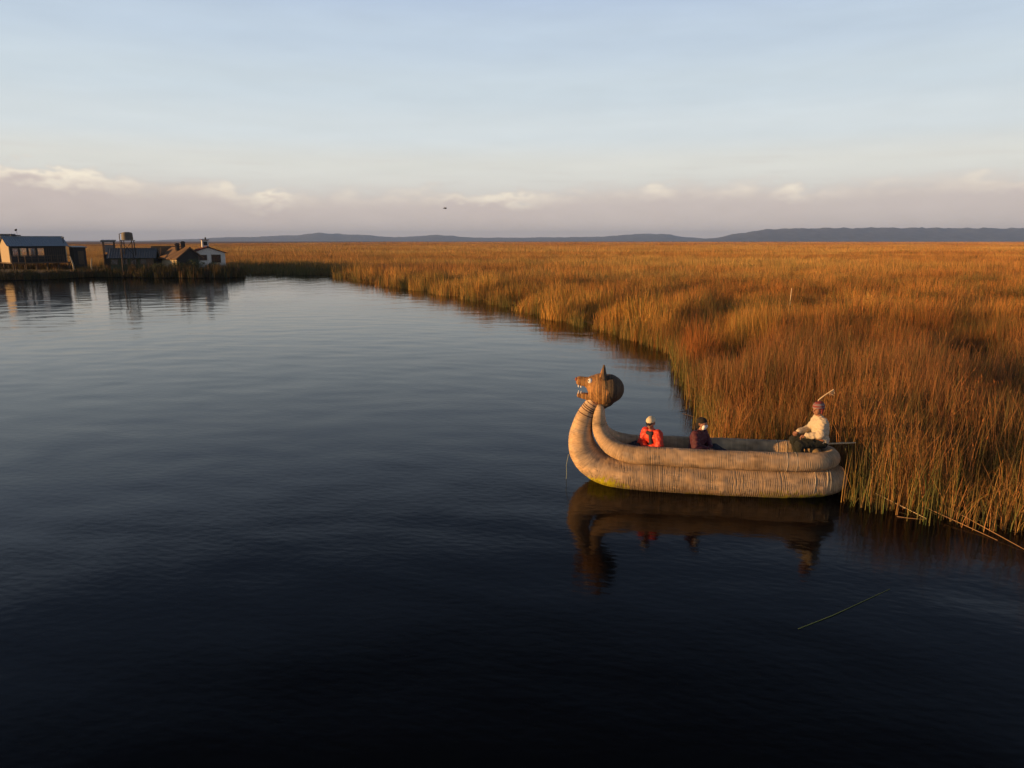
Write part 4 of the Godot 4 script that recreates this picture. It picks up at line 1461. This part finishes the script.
	for q in bushes:
		t = thing("bush", q[3], "bush", Vector3(q[0], G - 0.05, q[1]), 0.0, "bushes on the island")
		obj("stem", rod([Vector3(0, -0.1, 0), Vector3(0.05, 0.5, 0), Vector3(-0.05, 0.9, 0.05)], [0.07, 0.05, 0.02], 6), mid_wood, t)
		var lv := PackedVector3Array()
		var li := PackedInt32Array()
		for k in 900:
			var d := Vector3(rng.randfn(), rng.randfn(), rng.randfn()).normalized() * pow(rng.randf(), 0.4)
			var p: Vector3 = Vector3(0, q[2] * 0.55, 0) + d * Vector3(0.8, 0.55, 0.7) * q[2]
			p += Vector3(0.15 * sin(p.y * 7.0), 0, 0.15 * cos(p.x * 6.0))
			var a := Vector3(rng.randfn(), rng.randfn(), rng.randfn()).normalized() * 0.075
			var b := a.cross(Vector3(rng.randfn(), rng.randfn(), rng.randfn())).normalized() * 0.045
			var n0 := lv.size()
			lv.append_array([p - a, p + b, p + a, p - b])
			li.append_array([n0, n0 + 1, n0 + 2, n0, n0 + 2, n0 + 3])
		obj("foliage", mesh_of(lv, li), leaf, t)

	# reeds round the island's shore, dark green standing in for shade
	var m: StandardMaterial3D = mats["reed"]
	var lists := [[], [], []]
	for i in 5200:
		var p := Vector2(rng.randf_range(-100.0, -34.5), -rng.randf_range(79.0, 108.0))
		if not Geometry2D.is_point_in_polygon(p, poly): continue
		var front := 1e9
		for k in ISLE.size():
			var e0 := Vector2(ISLE[k][0], -ISLE[k][1])
			var e1 := Vector2(ISLE[(k + 1) % ISLE.size()][0], -ISLE[(k + 1) % ISLE.size()][1])
			front = minf(front, p.distance_to(Geometry2D.get_closest_point_to_segment(p, e0, e1)))
		if front > 3.3: continue
		var c := Color(0.06, 0.055, 0.022).lerp(Color(0.20, 0.11, 0.045), pow(rng.randf(), 1.5))
		var s := rng.randf_range(0.6, 1.0) * (1.1 if front > 0.8 else 0.8)
		if p.x > -64.0 and p.x < -55.0: s *= 0.72
		lists[rng.randi() % 3].append([Transform3D(Basis(Vector3.UP, rng.randf() * TAU).scaled(Vector3(1, s, 1)), Vector3(p.x, 0.1, p.y)), c])
	var home := bed("island_reeds", "dark green and brown reeds, darkened for shade, fringing the shore of the house island")
	for k in 3: scatter(home, reed_tuft(500 + k, 60, 0.55, Vector2(1.0, 2.0), 0.022, 3, 0.14, 0.0, 0.05), m, lists[k])

# ---------------------------------------------------------------- loose things
func stalk(called: String, label: String, a: Vector3, b: Vector3, r: float, mat: Material, group := ""):
	var mid := (a + b) / 2 + Vector3(0, 0, 0.03)
	var o := obj(called, rod([a - mid, (a - mid) * 0.3 + Vector3(0, 0.004, 0.012), b - mid], [r, r, r * 0.5], 6), mat)
	o.position = mid
	tag(o, label, "reed stalk", group)

func make_small_things():
	var straw := plain("stalk_straw", lin(0.58, 0.44, 0.26), 0.8)
	var green := plain("stalk_green", lin(0.16, 0.20, 0.05), 0.7)
	var brown := plain("stalk_brown", lin(0.26, 0.15, 0.07), 0.8)
	stalk("floating_stalk", "pale broken reed stalk slanting out of the water right of the stern", Vector3(6.80, 0.12, -12.62), Vector3(7.23, 0.0, -11.68), 0.010, straw, "loose reed stalks")
	stalk("floating_stalk", "thin green reed stalk floating alone on dark water below the boat", Vector3(3.57, 0.003, -8.08), Vector3(5.26, 0.003, -9.12), 0.005, green, "loose reed stalks")
	stalk("floating_stalk", "long brown fallen reed stalk floating at the right edge below the reeds, upper one", Vector3(7.7, 0.13, -11.9), Vector3(8.05, 0.004, -10.25), 0.008, brown, "loose reed stalks")
	stalk("floating_stalk", "dark fallen reed stalk floating at the right edge below the reeds, lower one", Vector3(7.35, 0.10, -12.0), Vector3(7.85, 0.004, -10.75), 0.008, brown, "loose reed stalks")
	stalk("floating_stalk", "short brown stalk floating just below the pale broken stalk", Vector3(6.75, 0.01, -11.75), Vector3(7.2, 0.005, -11.62), 0.008, brown, "loose reed stalks")
	stalk("floating_stalk", "dark stick floating far left before the cabin's island", Vector3(-53.4, 0.02, -71.0), Vector3(-50.9, 0.02, -71.4), 0.05, brown, "loose reed stalks")
	# bent dry stalk with drooping tassel behind the boatman's cap
	var t := thing("bent_reed", "pale bent reed with a drooping tassel rising behind the boatman's cap", "reed stalk", Vector3(6.09, -0.2, -13.78))
	var tip := Vector3(0.29, 2.06, 0.0)
	obj("stem", rod([Vector3(0.0, 0, 0), Vector3(0.02, 1.2, 0), Vector3(-0.01, 1.74, 0.0), Vector3(0.01, 1.85, 0.0), Vector3(0.13, 1.95, 0.0), tip], [0.011, 0.011, 0.011, 0.012, 0.012, 0.012], 6), straw, t)
	for k in 7:
		var o := tip + Vector3(-0.07 + 0.014 * k, -0.01 - 0.006 * (6 - k), 0)
		obj("tassel", rod([o, o + Vector3(rng.randf_range(-0.02, 0.05), -0.05, rng.randf_range(-0.03, 0.03)), o + Vector3(rng.randf_range(-0.03, 0.06), -0.09, rng.randf_range(-0.04, 0.04))], [0.006, 0.005, 0.002], 5), straw, t)
	# pole laid over the stern
	var pole := obj("punt_pole", rod([Vector3(0.0, 0, 0), Vector3(0.3, 0.03, 0.0), Vector3(0.6, 0.06, 0.02)], [0.018, 0.018, 0.014], 7), straw)
	pole.transform = boat_xf * Transform3D(Basis(), Vector3(-0.22, 0.875, -0.22))
	tag(pole, "wooden pole laid across the stern roll behind the boatman", "pole")
	# marker post out in the reeds
	var post := obj("marker_post", rod([Vector3(0, -0.2, 0), Vector3(0.02, 1.3, 0), Vector3(0.05, 2.15, 0)], [0.03, 0.028, 0.022], 7), straw)
	post.position = Vector3(15.6, 0, -40.0)
	tag(post, "slender pale post standing alone in the reeds", "post")
	# bird over the plain
	t = thing("bird", "small dark bird gliding above the hills", "bird", Vector3(-5.5, 7.35, -60.0), 25.0)
	var dark := plain("bird_dark", lin(0.04, 0.035, 0.035), 0.8)
	obj("body", flesh_mesh([[Vector3(-0.09, 0, 0), Vector3(0.06, 0, 0), 0.022, 0.04], [Vector3(0.06, 0, 0), Vector3(0.13, 0.015, 0), 0.03, 0.022], [Vector3(0.14, 0.012, 0), Vector3(0.18, 0.005, 0), 0.012, 0.003], [Vector3(-0.09, 0, 0), Vector3(-0.18, 0, 0), 0.02, 0.012]], 0.008, 0.02), dark, t)
	for s in [-1.0, 1.0]:
		obj("wing", flesh_mesh([[Vector3(0.03, 0.01, 0.02 * s), Vector3(0.05, 0.09, 0.17 * s), 0.022, 0.018], [Vector3(0.05, 0.09, 0.17 * s), Vector3(-0.04, 0.10, 0.36 * s), 0.018, 0.005], [Vector3(-0.03, 0.01, 0.02 * s), Vector3(-0.01, 0.085, 0.17 * s), 0.015, 0.012]], 0.009, 0.02), dark, t)
